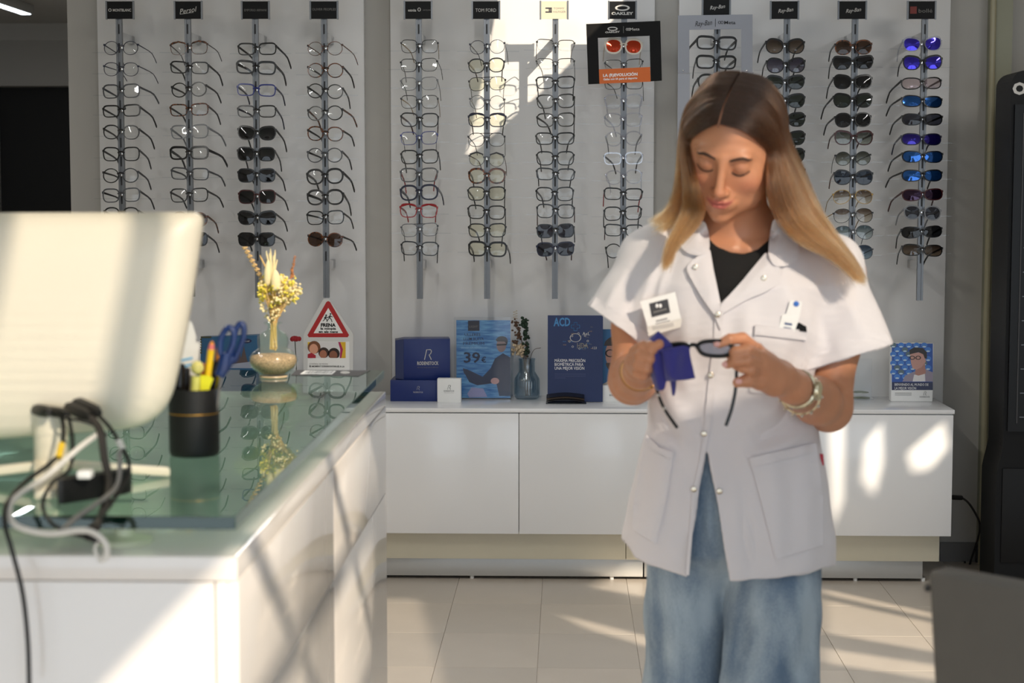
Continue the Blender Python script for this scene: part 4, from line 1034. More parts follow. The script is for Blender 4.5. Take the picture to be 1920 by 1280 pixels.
# stand: a hub and three bar feet
hub = PZ(170, 868, ZG); hub = Vector((hub.x, YM + .0, ZG + .03))
MB().tube([(hub.x, hub.y - .02, ZG + .10), (hub.x, hub.y - .02, ZG + .035), (hub.x, hub.y - .01, ZG + .018)], [.022, .022, .02], 10).build('stand_neck', creamp, pc)
def bar_foot(a, b, w):
    a, b = Vector(a), Vector(b); d = (b - a); side = d.cross(Z3).normalized() * w
    vs = [a - side, a + side, b + side * .7, b - side * .7]; vs = [tuple(p) for p in vs] + [tuple(p - Z3 * .012) for p in vs]
    bm = bmesh.new(); V = [bm.verts.new(p) for p in vs]
    for f in ((0,1,2,3),(7,6,5,4),(0,4,5,1),(1,5,6,2),(2,6,7,3),(3,7,4,0)): bm.faces.new([V[i] for i in f])
    bmesh.ops.recalc_face_normals(bm, faces=bm.faces[:]); bmesh.ops.bevel(bm, geom=bm.edges[:], offset=.003, segments=2, affect='EDGES', profile=.5)
    MB().bm(bm).build('stand_foot', creamp, pc)
f1 = PZ(318, 893, ZG); f2 = PZ(86, 938, ZG); f3 = PZ(-120, 905, ZG)
bar_foot((hub.x - .02, hub.y - .01, ZG + .034), (f1.x, f1.y, ZG + .0125), .010)
bar_foot((hub.x - .005, hub.y - .01, ZG + .040), (f2.x, f2.y, ZG + .0125), .020)
bar_foot((hub.x + .01, hub.y - .01, ZG + .034), (f3.x, f3.y, ZG + .0125), .011)
# plugs and leads
blk = mat('cable_black', (20, 19, 18), .5); wht = mat('cable_white', (226, 222, 214), .5); gry = mat('cable_grey', (150, 146, 140), .5)
YCb = YM - .055
def lead(name, label, pts, r, m, plug=None, cat='cable', extra=None):
    t = thing(name, label, cat, pts[-1], 'leads hanging from the computer')
    MB().tube(spline(pts, 8), r, 8).build('lead', m, t)
    if plug is not None:
        a, b, w = plug; a, b = Vector(a), Vector(b)
        MB().tube([a, a + (b - a) * .15, a + (b - a) * .8, b], [w * .8, w, w, w * .5], 8).build('plug', blk, t)
    if extra: extra(t)
    return t
K = lambda px, py, dy=0.0: P(px, py, YCb + dy)
KZ = lambda px, py, z=ZG: PZ(px, py, z)
gz = .004
lead('power_lead', 'black lead with a yellow marker band hanging down the counter front', [K(112, 772), K(119, 800, -.02), K(115, 842, -.06), K(95, 868, -.08), K(45, 905, -.12), K(12, 945, -.20), K(10, 985, -.23), K(22, 1030, -.24), K(42, 1110, -.24), K(52, 1200, -.24), K(55, 1290, -.24)], .0028, blk,
     (K(66, 768, .03), K(92, 772, -.012), .008), extra=lambda t: MB().tube([K(116, 832, -.0558), K(110, 858, -.072)], .0044, 8).build('marker_band', mat('band_yellow', (236, 196, 50), .5), t))
lead('data_lead', 'thick white lead looping in front of the computer and over the counter edge', [K(192, 808, -.02), K(150, 838, -.06), K(90, 890, -.10), K(32, 930, -.17), K(18, 955, -.20), K(30, 985, -.225), K(90, 1000, -.235), K(160, 994, -.24), K(195, 1014, -.245), K(200, 1040, -.245), K(190, 1050, -.245)], .0036, wht)
lead('data_lead', 'thin black lead curving across the glass below the computer', [K(128, 775), K(136, 830, -.03), K(130, 880, -.06), K(98, 905, -.09), K(80, 945, -.14), K(92, 975, -.2), K(112, 990, -.22), K(150, 1004, -.235), K(186, 1008, -.24)], .0024, blk, (K(86, 770, .03), K(124, 775, -.012), .007))
lead('flat_lead', 'broad dark grey lead dropping from the rightmost plug to the glass', [K(168, 780, -.01), K(188, 808, -.03), K(196, 860, -.05), K(205, 905, -.07), K(196, 950, -.13), K(180, 990, -.21)], .0052, mat('cable_dark', (58, 54, 50), .5), (K(128, 762, .03), K(170, 782, -.015), .009))
lead('data_lead', 'black lead with a white cuff bulging out right of the computer plugs', [K(176, 770, -.0), K(205, 800, -.03), K(225, 832, -.04), K(241, 865, -.05), K(238, 895, -.06), K(218, 930, -.10), K(190, 968, -.16), K(166, 990, -.21)], .0026, blk, (K(142, 755, .03), K(186, 775, -.012), .0095),
     extra=lambda t: MB().tube([K(222, 826, -.038), K(231, 842, -.043)], .0042, 8).build('cuff', wht, t))
lead('data_lead', 'grey lead running from behind the black hub to the white lead', [K(224, 845, -.04), K(224, 890, -.06), K(214, 918, -.09), K(180, 945, -.15), K(140, 972, -.20), K(118, 994, -.235)], .0032, gry)
lead('data_lead', 'slim black lead lying across the row of plugs', [K(100, 770, .0), K(118, 783, -.015), K(150, 788, -.02), K(178, 798, -.02), K(200, 816, -.03)], .0018, blk)
lead('plug_tail', 'short frayed white lead end below the glass edge', [K(186, 1012, -.24), K(178, 1030, -.245), K(188, 1052, -.245), K(195, 1042, -.245)], .0018, wht, (K(160, 1003, -.235), K(190, 1012, -.24), .006))
# hub under the leads
h0 = PZ(150, 948, ZG)
hb = thing('charging_hub', 'oblong black hub under the computer leads', 'usb hub', h0)
hw = 56 / (F / h0.y); bm = bmesh.new()
pts = rounded([(-hw, -.02), (hw * .9, .06), (hw * 1.0, .095), (-hw * .95, .02)], [.03] * 4, 6)
MB().prism([(p.x, p.y) for p in pts], (h0.x + .004, h0.y + .02, ZG + .0005), X3, Y3, .030).build('case', black, hb)
q = P(160, 905, h0.y + .02); MB().box((q.x - .008, h0.y + .01, ZG + .031), (q.x + .009, h0.y + .03, ZG + .041), .002).build('white_plug', white, hb)
# pen cup with its contents
cc = PZ(365, 852, ZG); s_ = F / cc.y
cup = thing('pen_cup', 'black pen cup with a thin gold band on the glass counter', 'cup', cc)
R_ = 47.5 / s_; H_ = 127 / s_
MB().lathe([(0, .0), (R_ * .93, .0), (R_ * .98, .003), (R_, .008), (R_, H_), (R_ * .93, H_), (R_ * .92, .006), (0, .006)], cc, 40).build('cup_body', mat('cup_black', (20, 19, 19), .55, bump=.1, bscale=300), cup)
MB().lathe([(R_ * 1.004, 0), (R_ * 1.01, .0006), (R_ * 1.004, .0014)], (cc.x, cc.y, cc.z + 80 / s_), 40).build('gold_band', mat('band_gold', (190, 140, 40), .35, metal=.6), cup)
def Cc(px, py, dy=0): return P(px, py, cc.y + dy)
def stick(name, label, cat, a, b, r, m, parts):
    t = thing(name, label, cat, a, 'things in the pen cup')
    MB().tube([a, b], r, 10).build('barrel', m, t)
    for nm, p0, p1, r0, r1, mm in parts: MB().tube([a + (b - a) * p0, a + (b - a) * p1], [r0, r1], 10).build(nm, mm, t)
    return t
yel = mat('pencil_yellow', (248, 206, 20), .4); pink = mat('eraser_pink', (226, 120, 120), .7); red = mat('pen_red', (206, 30, 24), .4); lime = mat('marker_lime', (216, 214, 110), .5); org = mat('pen_orange', (236, 150, 30), .4)
stick('pencil', 'tall yellow highlighter pencil with pink end in the pen cup', 'pencil', Cc(372, 846, -.005), Cc(396, 655, -.005), .0050, yel, [('pink_end', 1.0, 1.05, .0048, .0036, pink), ('orange_tip', 1.05, 1.08, .0036, .0012, org)])
stick('pen', 'red pen leaning between the yellow pens in the cup', 'pen', Cc(372, 846, .008), Cc(383, 684, .008), .0042, red, [('cap_end', 1.0, 1.02, .0042, .003, red)])
stick('marker', 'lime figure-topped pen with a round pale head in the pen cup', 'pen', Cc(356, 846, -.016), Cc(368, 705, -.016), .0068, lime, [('collar', .97, 1.0, .007, .006, lime)])
t = bpy.data.objects['marker']; q = Cc(370, 689, -.016); hd_ = MB().ball(tuple(q), .0098, 14, 10).build('round_head', mat('head_lime', (226, 218, 130), .5), t)
for dx in (-3, 4): e = Cc(370 + dx, 688, -.0257); MB().ball(tuple(e), .0009, 6, 4).build('eye_dot', black, hd_)
stick('pen', 'thick black marker at the left side of the pen cup', 'pen', Cc(336, 846, .0), Cc(337, 685, .0), .0078, blackg, [('cap_end', 1.0, 1.02, .0078, .006, blackg)])
stick('pen', 'short black pen beside the lime pen in the cup', 'pen', Cc(346, 846, .015), Cc(350, 692, .015), .005, blackg, [('cap_end', 1.0, 1.02, .005, .004, blackg)])
stick('pen', 'black pen just left of the scissors in the cup', 'pen', Cc(392, 846, .010), Cc(404, 680, .010), .0045, blackg, [('cap_end', 1.0, 1.02, .0045, .004, blackg)])
stick('pen', 'orange pen half hidden by the scissors in the cup', 'pen', Cc(394, 846, .018), Cc(410, 655, .018), .0036, org, [('cap_end', 1.0, 1.02, .0036, .003, org)])
nt_ = MB().prism([(p.x, p.z) for p in (Cc(380, 745), Cc(381, 700), Cc(398, 702), Cc(405, 707), Cc(399, 722), Cc(392, 745))], (0, cc.y - .019, 0), X3, Z3, -.0006).build('note_flag', mat('note_yellow', (240, 236, 40), .6), smooth=False)
tag(nt_, 'bright yellow paper flag sticking out of the pen cup', 'note', 'things in the pen cup')
# folded leaflet card standing in the cup
crd = thing('card_strip', 'white card with a blue dot and stripes standing in the pen cup', 'card', Cc(345, 800, .012), 'things in the pen cup')
pts = [(331, 690), (337, 640), (332, 608), (359, 602), (368, 632), (366, 640), (375, 643), (370, 690), (356, 760), (338, 760)]
yy = cc.y + .022; q = [P(x, y, yy) for x, y in pts]
cd = MB().prism([(p.x, p.z) for p in q], (0, yy, 0), X3, Z3, -.0008).build('card', paper, crd, smooth=False)
shape2(cd, 'blue_dot', oval(344, 620, 6.5, 8), yy - .0003, mat('dot_blue', (70, 176, 222), .5))
for y in (672, 684): shape2(cd, 'blue_stripe', [(337, y + 2), (361, y - 3), (361, y + 1), (337, y + 6)], yy - .0003, mat('stripe_blue', (90, 180, 230), .5))
# scissors
sc_ = thing('scissors', 'blue-handled scissors standing in the pen cup', 'scissors', Cc(398, 846, -.008), 'things in the pen cup')
sblue = mat('scissor_blue', (28, 54, 110), .4)
def loop(nm, pts, r, dy): MB().tube([Cc(x, y, dy) for x, y in spline2(pts)], r, 8, caps=False).build(nm, sblue, sc_)
def spline2(pts):
    s = spline([(x, y, 0) for x, y in pts + [pts[0]]], 6); return [(p.x, p.y) for p in s]
loop('handle', [(420, 622), (429, 614), (438, 622), (436, 646), (424, 668), (414, 664), (413, 640)], .0046, -.008)
loop('handle', [(442, 618), (450, 607), (457, 612), (456, 634), (446, 660), (438, 676), (434, 664), (438, 640)], .0044, -.002)
MB().tube([Cc(424, 662, -.007), Cc(418, 690, -.007), Cc(411, 704, -.007)], [.0085, .0095, .0080], 8).build('shank', sblue, sc_)
MB().tube([Cc(436, 668, -.003), Cc(424, 690, -.004), Cc(416, 700, -.004)], [.0055, .006, .005], 8).build('shank', sblue, sc_)
MB().tube([Cc(412, 702, -.006), Cc(396, 840, -.006)], [.005, .002], 6).build('blade', chrome, sc_)

# green glass vase with sand, and the dried flowers in it
vc = PZ(513, 708, ZG); s_ = F / vc.y
vz = thing('glass_vase', 'greenish glass vase with two bulges, partly filled with sand', 'vase', vc)
prof = [(0, 0), (24, 0), (26, 2), (25.5, 6), (30, 11), (41, 19), (46, 30), (45.5, 39), (39, 49), (30, 55), (27.5, 58), (29.5, 66), (29.2, 76), (24, 85), (14, 91), (10.5, 95), (10.5, 99), (17, 103), (18.5, 105), (15, 106), (9.2, 102.5)]
inn = [(9.0, 95), (12.5, 90), (22.5, 83.5), (27.5, 75), (27.8, 66), (25.5, 58), (28.5, 54), (37.5, 48), (44, 39), (44.3, 30), (39.5, 20), (29, 12.5), (22, 8), (0, 7)]
MB().lathe([(r / s_, h / s_) for r, h in prof + inn], vc, 48).build('glass_body', clearmat('vase_green_glass', (.915, .965, .94), fres=True, ior=1.5), vz, smooth='all')
sand = mat('sand', (190, 150, 124), .9, noise=.6, nscale=420)
MB().lathe([(r / s_, h / s_) for r, h in [(0, 7.4), (21, 8.4), (28, 13), (38.8, 20.5), (43.6, 30), (43.5, 36), (41, 42), (30, 45), (12, 42), (0, 46)]], vc, 48).build('sand_fill', sand, vz, smooth='all')
MB().lathe([(24.5 / s_, .3 / s_), (26.5 / s_, 2 / s_), (25.8 / s_, 5 / s_), (23.5 / s_, 4 / s_)], vc, 40).build('foot_ring', mat('vase_foot', (206, 182, 150), .3), vz)
fb = thing('dried_bouquet', 'sunlit bouquet of cream and yellow dried flowers in the green glass vase', 'bouquet', (vc.x, vc.y, vc.z + 46 / s_))
def V(px, py, dy=0): return P(px, py, vc.y + dy)
st_m = mat('straw_stem', (206, 170, 110), .8); crm = mat('floret_cream', (232, 216, 168), .8, noise=.1, nscale=90); yl = mat('floret_yellow', (226, 208, 84), .8, noise=.15, nscale=90); pale = mat('bunny_tail', (238, 222, 176), .9, bump=1.0, bscale=700)
heads = []
for k in range(110):
    a = random.uniform(0, 2 * math.pi); r = math.sqrt(random.random()) * 34
    hx, hz = 522 + r * math.cos(a) * 1.15, 545 + r * math.sin(a) * .82
    if (hx - 505) / 40 + (hz - 545) / 30 > 1.9: continue
    heads.append((hx, hz, random.uniform(-.032, .032)))
sm = MB()
for hx, hz, dy in heads[:70]:
    sm.tube(spline([V(512 + random.uniform(-6, 6), 655, 0), V(513 + random.uniform(-5, 5), 612, 0), V(513 + (hx - 513) * .5, 590 + (hz - 590) * .4, dy * .5), V(hx, hz, dy)], 4), .0007, 4)
for k in range(16): sm.tube([V(514 + random.uniform(-7, 7), 655 + random.uniform(-6, 6), random.uniform(-.006, .006)), V(513 + random.uniform(-5, 5), 600, random.uniform(-.005, .005))], .0016, 5)
o = sm.build('stems', st_m, fb)
for nm, m, sel in (('cream_florets', crm, lambda i, h: not (h[0] < 516 and h[1] > 538) and i % 3), ('yellow_florets', yl, lambda i, h: (h[0] < 516 and h[1] > 538) or i % 3 == 0)):
    mb = MB()
    for i, h in enumerate(heads):
        if sel(i, h):
            for _ in range(7):
                q = V(h[0] + random.gauss(0, 3.6), h[1] + random.gauss(0, 3.2), h[2] + random.gauss(0, .004)); r = random.uniform(.0018, .0034); mb.ball(tuple(q), (r, r, r * .85), 6, 4)
    o = mb.build(nm, m, fb); o['kind'] = 'stuff'
mb = MB()
for k in range(60):
    t_ = random.random(); q = V(513 + random.gauss(0, 5 + 16 * t_), 598 - 34 * t_ + random.gauss(0, 3), random.gauss(0, .012)); r = random.uniform(.002, .0036); mb.ball(tuple(q), r, 6, 4)
mb.build('lower_florets', crm, fb)['kind'] = 'stuff'
for x0, y0, x1, y1, r in ((501, 535, 503, 487, .0075), (518, 545, 516, 505, .0105)):
    a, b = V(x0, y0, -.026), V(x1, y1, -.026)
    MB().tube([a + (b - a) * t_ for t_ in (0, .08, .3, .6, .85, 1)], [r * .3, r * .8, r, r * .95, r * .6, .001], 12).build('bunny_tail', pale, fb)
for x1, y1 in ((499, 470), (507, 466), (516, 468), (505, 474), (513, 478), (520, 486), (487, 478)):
    MB().tube(spline([V(510, 540, .0), V((510 + x1) / 2 + 1, 505, .0), V(x1, y1, .0)], 5), [.0016] * 5 + [.0018] * 5 + [.0006], 5).build('grass_spike', pale if x1 > 490 else st_m, fb)
sp_ = []
for k in range(60):
    t_ = k / 59; bx_, by_ = 494 + (458 - 494) * t_, 528 + (462 - 528) * t_; sp_.append(V(bx_ + 5.5 * math.cos(k * .85), by_ + 1.5 * math.cos(k * .85), .006 * math.sin(k * .85)))
MB().tube(sp_, .0016, 5).build('spiral_twig', mat('spiral_tan', (206, 172, 118), .8), fb)
mb = MB(); 
for k in range(36):
    t_ = k / 35; q = V(546 + 7 * t_ + random.gauss(0, 1.2), 520 - 40 * t_ + random.gauss(0, 1), random.gauss(0, .003)); mb.ball(tuple(q), .0022 * (1.2 - .6 * t_), 5, 4)
mb.build('brown_sprig', mat('sprig_rust', (170, 112, 70), .8), fb)['kind'] = 'stuff'
# dark card with a barcode lying by the vase
k0 = [PZ(545, 704, ZG), PZ(672, 706, ZG), PZ(694, 695, ZG), PZ(556, 694, ZG)]
cdk = thing('loyalty_card', 'dark card with a barcode lying flat on the glass beside the vase', 'card', k0[0])
def flat(name, pts, z, m, parent):
    q = [PZ(x, y, ZG) for x, y in pts]; return MB().prism([(p.x, p.y) for p in q], (0, 0, z), X3, Y3, .0008).build(name, m, parent, smooth=False)
cdb = flat('card', [(545, 704), (672, 706), (694, 695), (556, 694)], ZG + .0002, mat('card_dark', (64, 62, 64), .45), cdk)
cwl = flat('white_label', [(563, 702.3), (622, 703), (630, 696.8), (572, 696.2)], ZG + .0011, paper, cdk)
bcm = MB()
for k in range(18):
    x = 570 + k * 2.9; w_ = .5 + (k * 7 % 5) * .25; q = [PZ(a, b, ZG) for a, b in ((x, 701.4), (x + w_, 701.4), (x + 5 + w_, 697.6), (x + 5, 697.6))]; bcm.prism([(p.x, p.y) for p in q], (0, 0, ZG + .0020), X3, Y3, .0003)
bcm.build('barcode', letter_black, cwl, smooth=False)['kind'] = 'stuff'
flat('emblem', oval(647, 699.6, 9, 2.6), ZG + .0011, mat('emblem_grey', (190, 188, 184), .5), cdk)

# ------------------------------------------------------------------ right-hand side
YO = 6.30
du = thing('display_case', 'tall black display case with white lettering at the right edge', 'display case', (P(1900, 800, YO).x + .2, YO + .12, 0))
xo = P(1893, 300, YO).x; xo2 = P(1866, 980, YO).x; ztp = P(1900, 126, YO).z
zk1, zk2 = P(1880, 838, YO).z, P(1880, 890, YO).z
ol = [(xo2, 0), (xo2, zk2), (xo2 + .006, zk2 + .03), (xo - .006, zk1 - .03), (xo, zk1), (xo, ztp - .06)] + [(xo + .05 - .05 * math.cos(k * math.pi / 12), ztp - .06 + .05 * math.sin(k * math.pi / 12)) for k in range(1, 7)] + [(xo + .22, ztp + .012), (xo + .48, ztp - .01), (xo + .48, 0)]
case = mat('case_black', (11, 11, 12), .5, spec=.25)
MB().prism(ol, (0, YO, 0), X3, Z3, -.22).build('housing', case, du, smooth=False)
zw0, zw1 = P(1900, 808, YO).z, P(1900, 196, YO).z
dr = MB().box((xo + .012, YO - .012, zw0), (xo + .44, YO - .001, zw1)).build('door', mat('case_door', (7, 7, 8), .3, spec=.3), du, smooth=False)
MB().box((xo + .040, YO - .016, zw0 + .03), (xo + .044, YO - .012, zw1 - .03)).build('door_edge', greyd, dr, smooth=False)
for k in range(13): MB().box((xo + .052, YO - .0145, zw0 + .05 + k * .085), (xo + .40, YO - .0125, zw0 + .053 + k * .085)).build('shelf_edge', alu, dr, smooth=False)
MB().box((xo2 + .02, YO - .008, .12), (xo + .46, YO - .001, zk1 - .075), .003).build('lower_door', mat('case_lower', (19, 19, 20), .5, spec=.25), du)
text('lettering', 'OAKLEY', P(1898.5, 165.5, YO - .002), X3, Z3, .040, letter, du, align='LEFT', bold=.045, wscale=1.05)
# lead on the wall beside the cabinet
t = thing('power_lead', 'black power lead looping from the cabinet end down the wall', 'cable', P(1815, 1075, 6.84))
pw = [P(1786, 932, 6.62), P(1803, 933, 6.64), P(1818, 945, 6.70), P(1833, 970, 6.76), P(1837, 985, 6.78), P(1834, 1008, 6.80), P(1822, 1045, 6.83), P(1812, 1075, 6.85), P(1808, 1095, 6.86)]
pw[-1].z = max(pw[-1].z, .008)
MB().tube(spline(pw, 6), .0042, 8).build('lead', blk, t); MB().tube([pw[0], pw[1]], .009, 8).build('plug', blk, t)
# grey chair, close to the camera at the lower right
ch = thing('office_chair', 'grey upholstered chair, blurred in the lower right corner', 'chair', (.62, 2.02, 0))
chm = mat('chair_grey', (92, 89, 84), .7, noise=.03, nscale=30, bump=.15, bscale=400)
b0, b1_ = P(1738, 1068, 2.24), P(1925, 1098, 2.14)
d_ = (b1_ - b0); d_.z = 0; L_ = .46; u_ = d_.normalized(); n_ = Vector((-u_.y, u_.x, 0)); zt_ = b0.z
def cpt(u, v, w): return Vector((b0.x, b0.y, 0)) + u_ * u + n_ * w + Z3 * v
def cbox(name, u0, u1, z0, z1, w0, w1, taper, m, bev=.012):
    bm = bmesh.new(); V_ = []
    for z, tp in ((z0, taper), (z1, 0)):
        for u, w in ((u0 + tp, w0), (u1 - tp, w0), (u1 - tp, w1), (u0 + tp, w1)): V_.append(bm.verts.new(cpt(u, z, w)))
    for f in ((3,2,1,0),(4,5,6,7),(0,1,5,4),(1,2,6,5),(2,3,7,6),(3,0,4,7)): bm.faces.new([V_[i] for i in f])
    bmesh.ops.recalc_face_normals(bm, faces=bm.faces[:]); bmesh.ops.bevel(bm, geom=bm.edges[:], offset=bev, segments=3, affect='EDGES', profile=.5)
    return MB().bm(bm).build(name, m, ch)
cbox('backrest', 0, L_, .42, zt_, 0, .045, .045, chm, .008)
cbox('seat', .02, L_ - .02, .41, .47, .03, .46, 0, chm)
for u in (.06, L_ - .06):
    for w in (.03, .42): MB().tube([cpt(u, .42, w), cpt(u, 0, w)], .014, 10).build('leg', alu, ch)
q = P(1740, 1102, 2.26); MB().ball(tuple(q), .005, 8, 6).build('hinge_cap', greyd, ch)
# ------------------------------------------------------------------ the shop assistant
from mathutils.bvhtree import BVHTree
class Field:
    """A distance field on a grid; shapes are blended in, then meshed as one continuous surface."""
    def __init__(s, lo, hi, h):
        s.lo = np.array(lo, float); s.h = h; s.n = np.ceil((np.array(hi) - s.lo) / h).astype(int) + 1
        s.D = np.full(s.n, 0.2, np.float32)
    def sub(s, lo, hi):
        i0 = np.clip(np.floor((np.array(lo) - s.lo) / s.h).astype(int), 0, s.n - 1); i1 = np.clip(np.ceil((np.array(hi) - s.lo) / s.h).astype(int) + 1, 1, s.n)
        sl = tuple(slice(a, b) for a, b in zip(i0, i1))
        ax = [(s.lo[k] + s.h * np.arange(i0[k], i1[k])).astype(np.float32) for k in range(3)]
        return sl, np.meshgrid(*ax, indexing='ij')
    def mix(s, sl, d, k=0.0, op='add'):
        A = s.D[sl]; d = d.astype(np.float32)
        if op == 'add':
            if k <= 0: r = np.minimum(A, d)
            else: h = np.clip(.5 + .5 * (A - d) / k, 0, 1); r = A + (d - A) * h - k * h * (1 - h)
        else:
            d = -d
            if k <= 0: r = np.maximum(A, d)
            else: h = np.clip(.5 - .5 * (d - A) / k, 0, 1); r = A * h + d * (1 - h) + k * h * (1 - h)
        s.D[sl] = r
    def cone(s, a, b, ra, rb, k=0.0, flat=None):
        a, b = np.array(a, float), np.array(b, float); m = max(ra, rb) + max(k, .004) + .012
        sl, (X, Y, Z) = s.sub(np.minimum(a, b) - m, np.maximum(a, b) + m)
        d = b - a; L = d.dot(d) + 1e-12
        t = np.clip(((X - a[0]) * d[0] + (Y - a[1]) * d[1] + (Z - a[2]) * d[2]) / L, 0, 1)
        r = np.sqrt((X - a[0] - t * d[0]) ** 2 + (Y - a[1] - t * d[1]) ** 2 + (Z - a[2] - t * d[2]) ** 2) - (ra + (rb - ra) * t)
        s.mix(sl, r, k)
    def chain(s, pts, rs, k): 
        for i in range(len(pts) - 1): s.cone(pts[i], pts[i + 1], rs[i], rs[i + 1], k)
    def ell(s, M, c, r, k=0.0, op='add'):
        """Ellipsoid in the frame M (4x4, local to world)."""
        c = Vector(c); w = M @ c; m = max(r) + max(k, .004) + .010
        sl, (X, Y, Z) = s.sub(np.array(w) - m, np.array(w) + m)
        I = np.array(M.inverted())
        q = [(I[i, 0] * X + I[i, 1] * Y + I[i, 2] * Z + I[i, 3] - c[i]) for i in range(3)]
        k0 = np.sqrt(sum((q[i] / r[i]) ** 2 for i in range(3))); k1 = np.sqrt(sum((q[i] / r[i] ** 2) ** 2 for i in range(3))) + 1e-9
        s.mix(sl, k0 * (k0 - 1) / k1, k, op)
    def mesh(s):
        D = s.D; S = D < 0
        c = sum(S[i:S.shape[0] - 1 + i, j:S.shape[1] - 1 + j, k:S.shape[2] - 1 + k].astype(np.uint8) for i in (0, 1) for j in (0, 1) for k in (0, 1))
        act = (c > 0) & (c < 8); idx = np.full(act.shape, -1, np.int64); co = np.argwhere(act); idx[act] = np.arange(len(co))
        acc = np.zeros((len(co), 3)); cnt = np.zeros(len(co))
        for ax in range(3):
            o1, o2 = [a for a in range(3) if a != ax]
            for i in (0, 1):
                for j in (0, 1):
                    p = co.copy(); p[:, o1] += i; p[:, o2] += j; q = p.copy(); q[:, ax] += 1
                    a = D[p[:, 0], p[:, 1], p[:, 2]].astype(float); b = D[q[:, 0], q[:, 1], q[:, 2]].astype(float)
                    m = (a < 0) != (b < 0); t = np.where(m, a / np.where(m, a - b, 1), 0)
                    pt = p.astype(float); pt[:, ax] += t; acc[m] += pt[m]; cnt[m] += 1
        V = s.lo + s.h * acc / cnt[:, None]; Fc = []
        for ax in range(3):
            o1, o2 = [(1, 2), (2, 0), (0, 1)][ax]
            A = np.moveaxis(S, (ax, o1, o2), (0, 1, 2)); I = np.moveaxis(idx, (ax, o1, o2), (0, 1, 2))
            a = A[:-1, 1:-1, 1:-1]; b = A[1:, 1:-1, 1:-1]
            for m, rev in ((a & ~b, False), (~a & b, True)):
                e = np.argwhere(m); i, j, k = e[:, 0], e[:, 1] + 1, e[:, 2] + 1
                q = np.stack([I[i, j - 1, k - 1], I[i, j, k - 1], I[i, j, k], I[i, j - 1, k]], 1); Fc.append(q[:, ::-1] if rev else q)
        return V, np.concatenate(Fc)
def smooth_mesh(V, Fc, it=1, lam=.5):
    e = np.concatenate([Fc[:, [0, 1]], Fc[:, [1, 2]], Fc[:, [2, 3]], Fc[:, [3, 0]]])
    for _ in range(it):
        A = np.zeros_like(V); n = np.zeros(len(V))
        for c in range(3): A[:, c] = np.bincount(e[:, 0], V[e[:, 1], c], len(V)) + np.bincount(e[:, 1], V[e[:, 0], c], len(V))
        n = np.bincount(e[:, 0], minlength=len(V)) + np.bincount(e[:, 1], minlength=len(V)); V = V * (1 - lam) + lam * A / np.maximum(n, 1)[:, None]
    return V
def normals(V, Fc):
    n = np.cross(V[Fc[:, 2]] - V[Fc[:, 0]], V[Fc[:, 3]] - V[Fc[:, 1]]); N = np.zeros_like(V)
    for k in range(4):
        for c in range(3): N[:, c] += np.bincount(Fc[:, k], n[:, c], len(V))
    return N / (np.linalg.norm(N, axis=1)[:, None] + 1e-12)
def np_mesh(name, V, Fc):
    me = bpy.data.meshes.new(name); me.vertices.add(len(V)); me.vertices.foreach_set('co', V.ravel())
    me.loops.add(Fc.size); me.loops.foreach_set('vertex_index', Fc.ravel().astype(np.int32))
    me.polygons.add(len(Fc)); me.polygons.foreach_set('loop_start', np.arange(0, Fc.size, Fc.shape[1], dtype=np.int32))
    me.polygons.foreach_set('use_smooth', np.ones(len(Fc), bool)); me.update(calc_edges=True); return me
def project(V):
    """World points to photo pixels."""
    A = (V - np.array(cam.location)) @ np.array(CR); return 960 + F * A[:, 0] / -A[:, 2], 640 - F * A[:, 1] / -A[:, 2]
def polydist(px, py, pts):
    """Distance in pixels to a polyline, and the fraction along it."""
    best = np.full(len(px), 1e9); tt = np.zeros(len(px)); n = len(pts) - 1
    for i in range(n):
        (ax, ay), (bx_, by_) = pts[i], pts[i + 1]; dx, dy = bx_ - ax, by_ - ay
        t = np.clip(((px - ax) * dx + (py - ay) * dy) / (dx * dx + dy * dy), 0, 1); d = np.hypot(px - ax - t * dx, py - ay - t * dy)
        m = d < best; best[m] = d[m]; tt[m] = (i + t[m]) / n
    return best, tt
def inpoly(px, py, poly):
    r = np.zeros(len(px), bool); n = len(poly)
    for i in range(n):
        (x0, y0), (x1, y1) = poly[i], poly[(i + 1) % n]
        c = ((y0 > py) != (y1 > py)) & (px < (x1 - x0) * (py - y0) / (y1 - y0 + 1e-12) + x0); r ^= c
    return r

person = thing('person', 'woman in a white short-sleeved work coat and jeans wiping sunglasses with a cloth', 'person', (P(1380, 900, 3.22).x, 3.22, 0))
# head frame: bowed, turned a little to her right, tilted
HM = Matrix.Translation(P(1373, 275, 3.17)) @ Matrix.Rotation(math.radians(8), 4, 'Y') @ Matrix.Rotation(math.radians(-13), 4, 'Z') @ Matrix.Rotation(math.radians(30), 4, 'X') @ Matrix.Scale(1.03, 4)
body = Field((.02, 2.80, .93), (.62, 3.42, 1.68), .0026)
E = lambda c, r, k=.0, op='add': body.ell(HM, c, r, k, op)
E((0, .014, .032), (.074, .092, .082))
E((0, -.030, -.020), (.063, .058, .075), .030)
E((0, -.050, -.066), (.042, .036, .040), .026)
E((0, -.0765, -.093), (.0155, .014, .0125), .016)                # chin
for s_ in (-1, 1):
    E((s_ * .045, -.028, -.058), (.018, .030, .028), .026)     # jaw
    E((s_ * .040, -.060, -.022), (.020, .022, .019), .022)     # cheek
    E((s_ * .024, -.078, .024), (.020, .011, .007), .016)      # brow
    E((s_ * .0285, -.102, .006), (.016, .013, .011), .012, 'cut')   # eye socket
    E((s_ * .0285, -.0765, .005), (.0150, .0140, .0135), .004)  # lowered eyelid over the eye
    E((s_ * .077, .012, -.004), (.007, .018, .030), .006)      # ear
body.cone(HM @ Vector((0, -.088, .018)), HM @ Vector((0, -.1075, -.030)), .0058, .0086, .013)   # nose
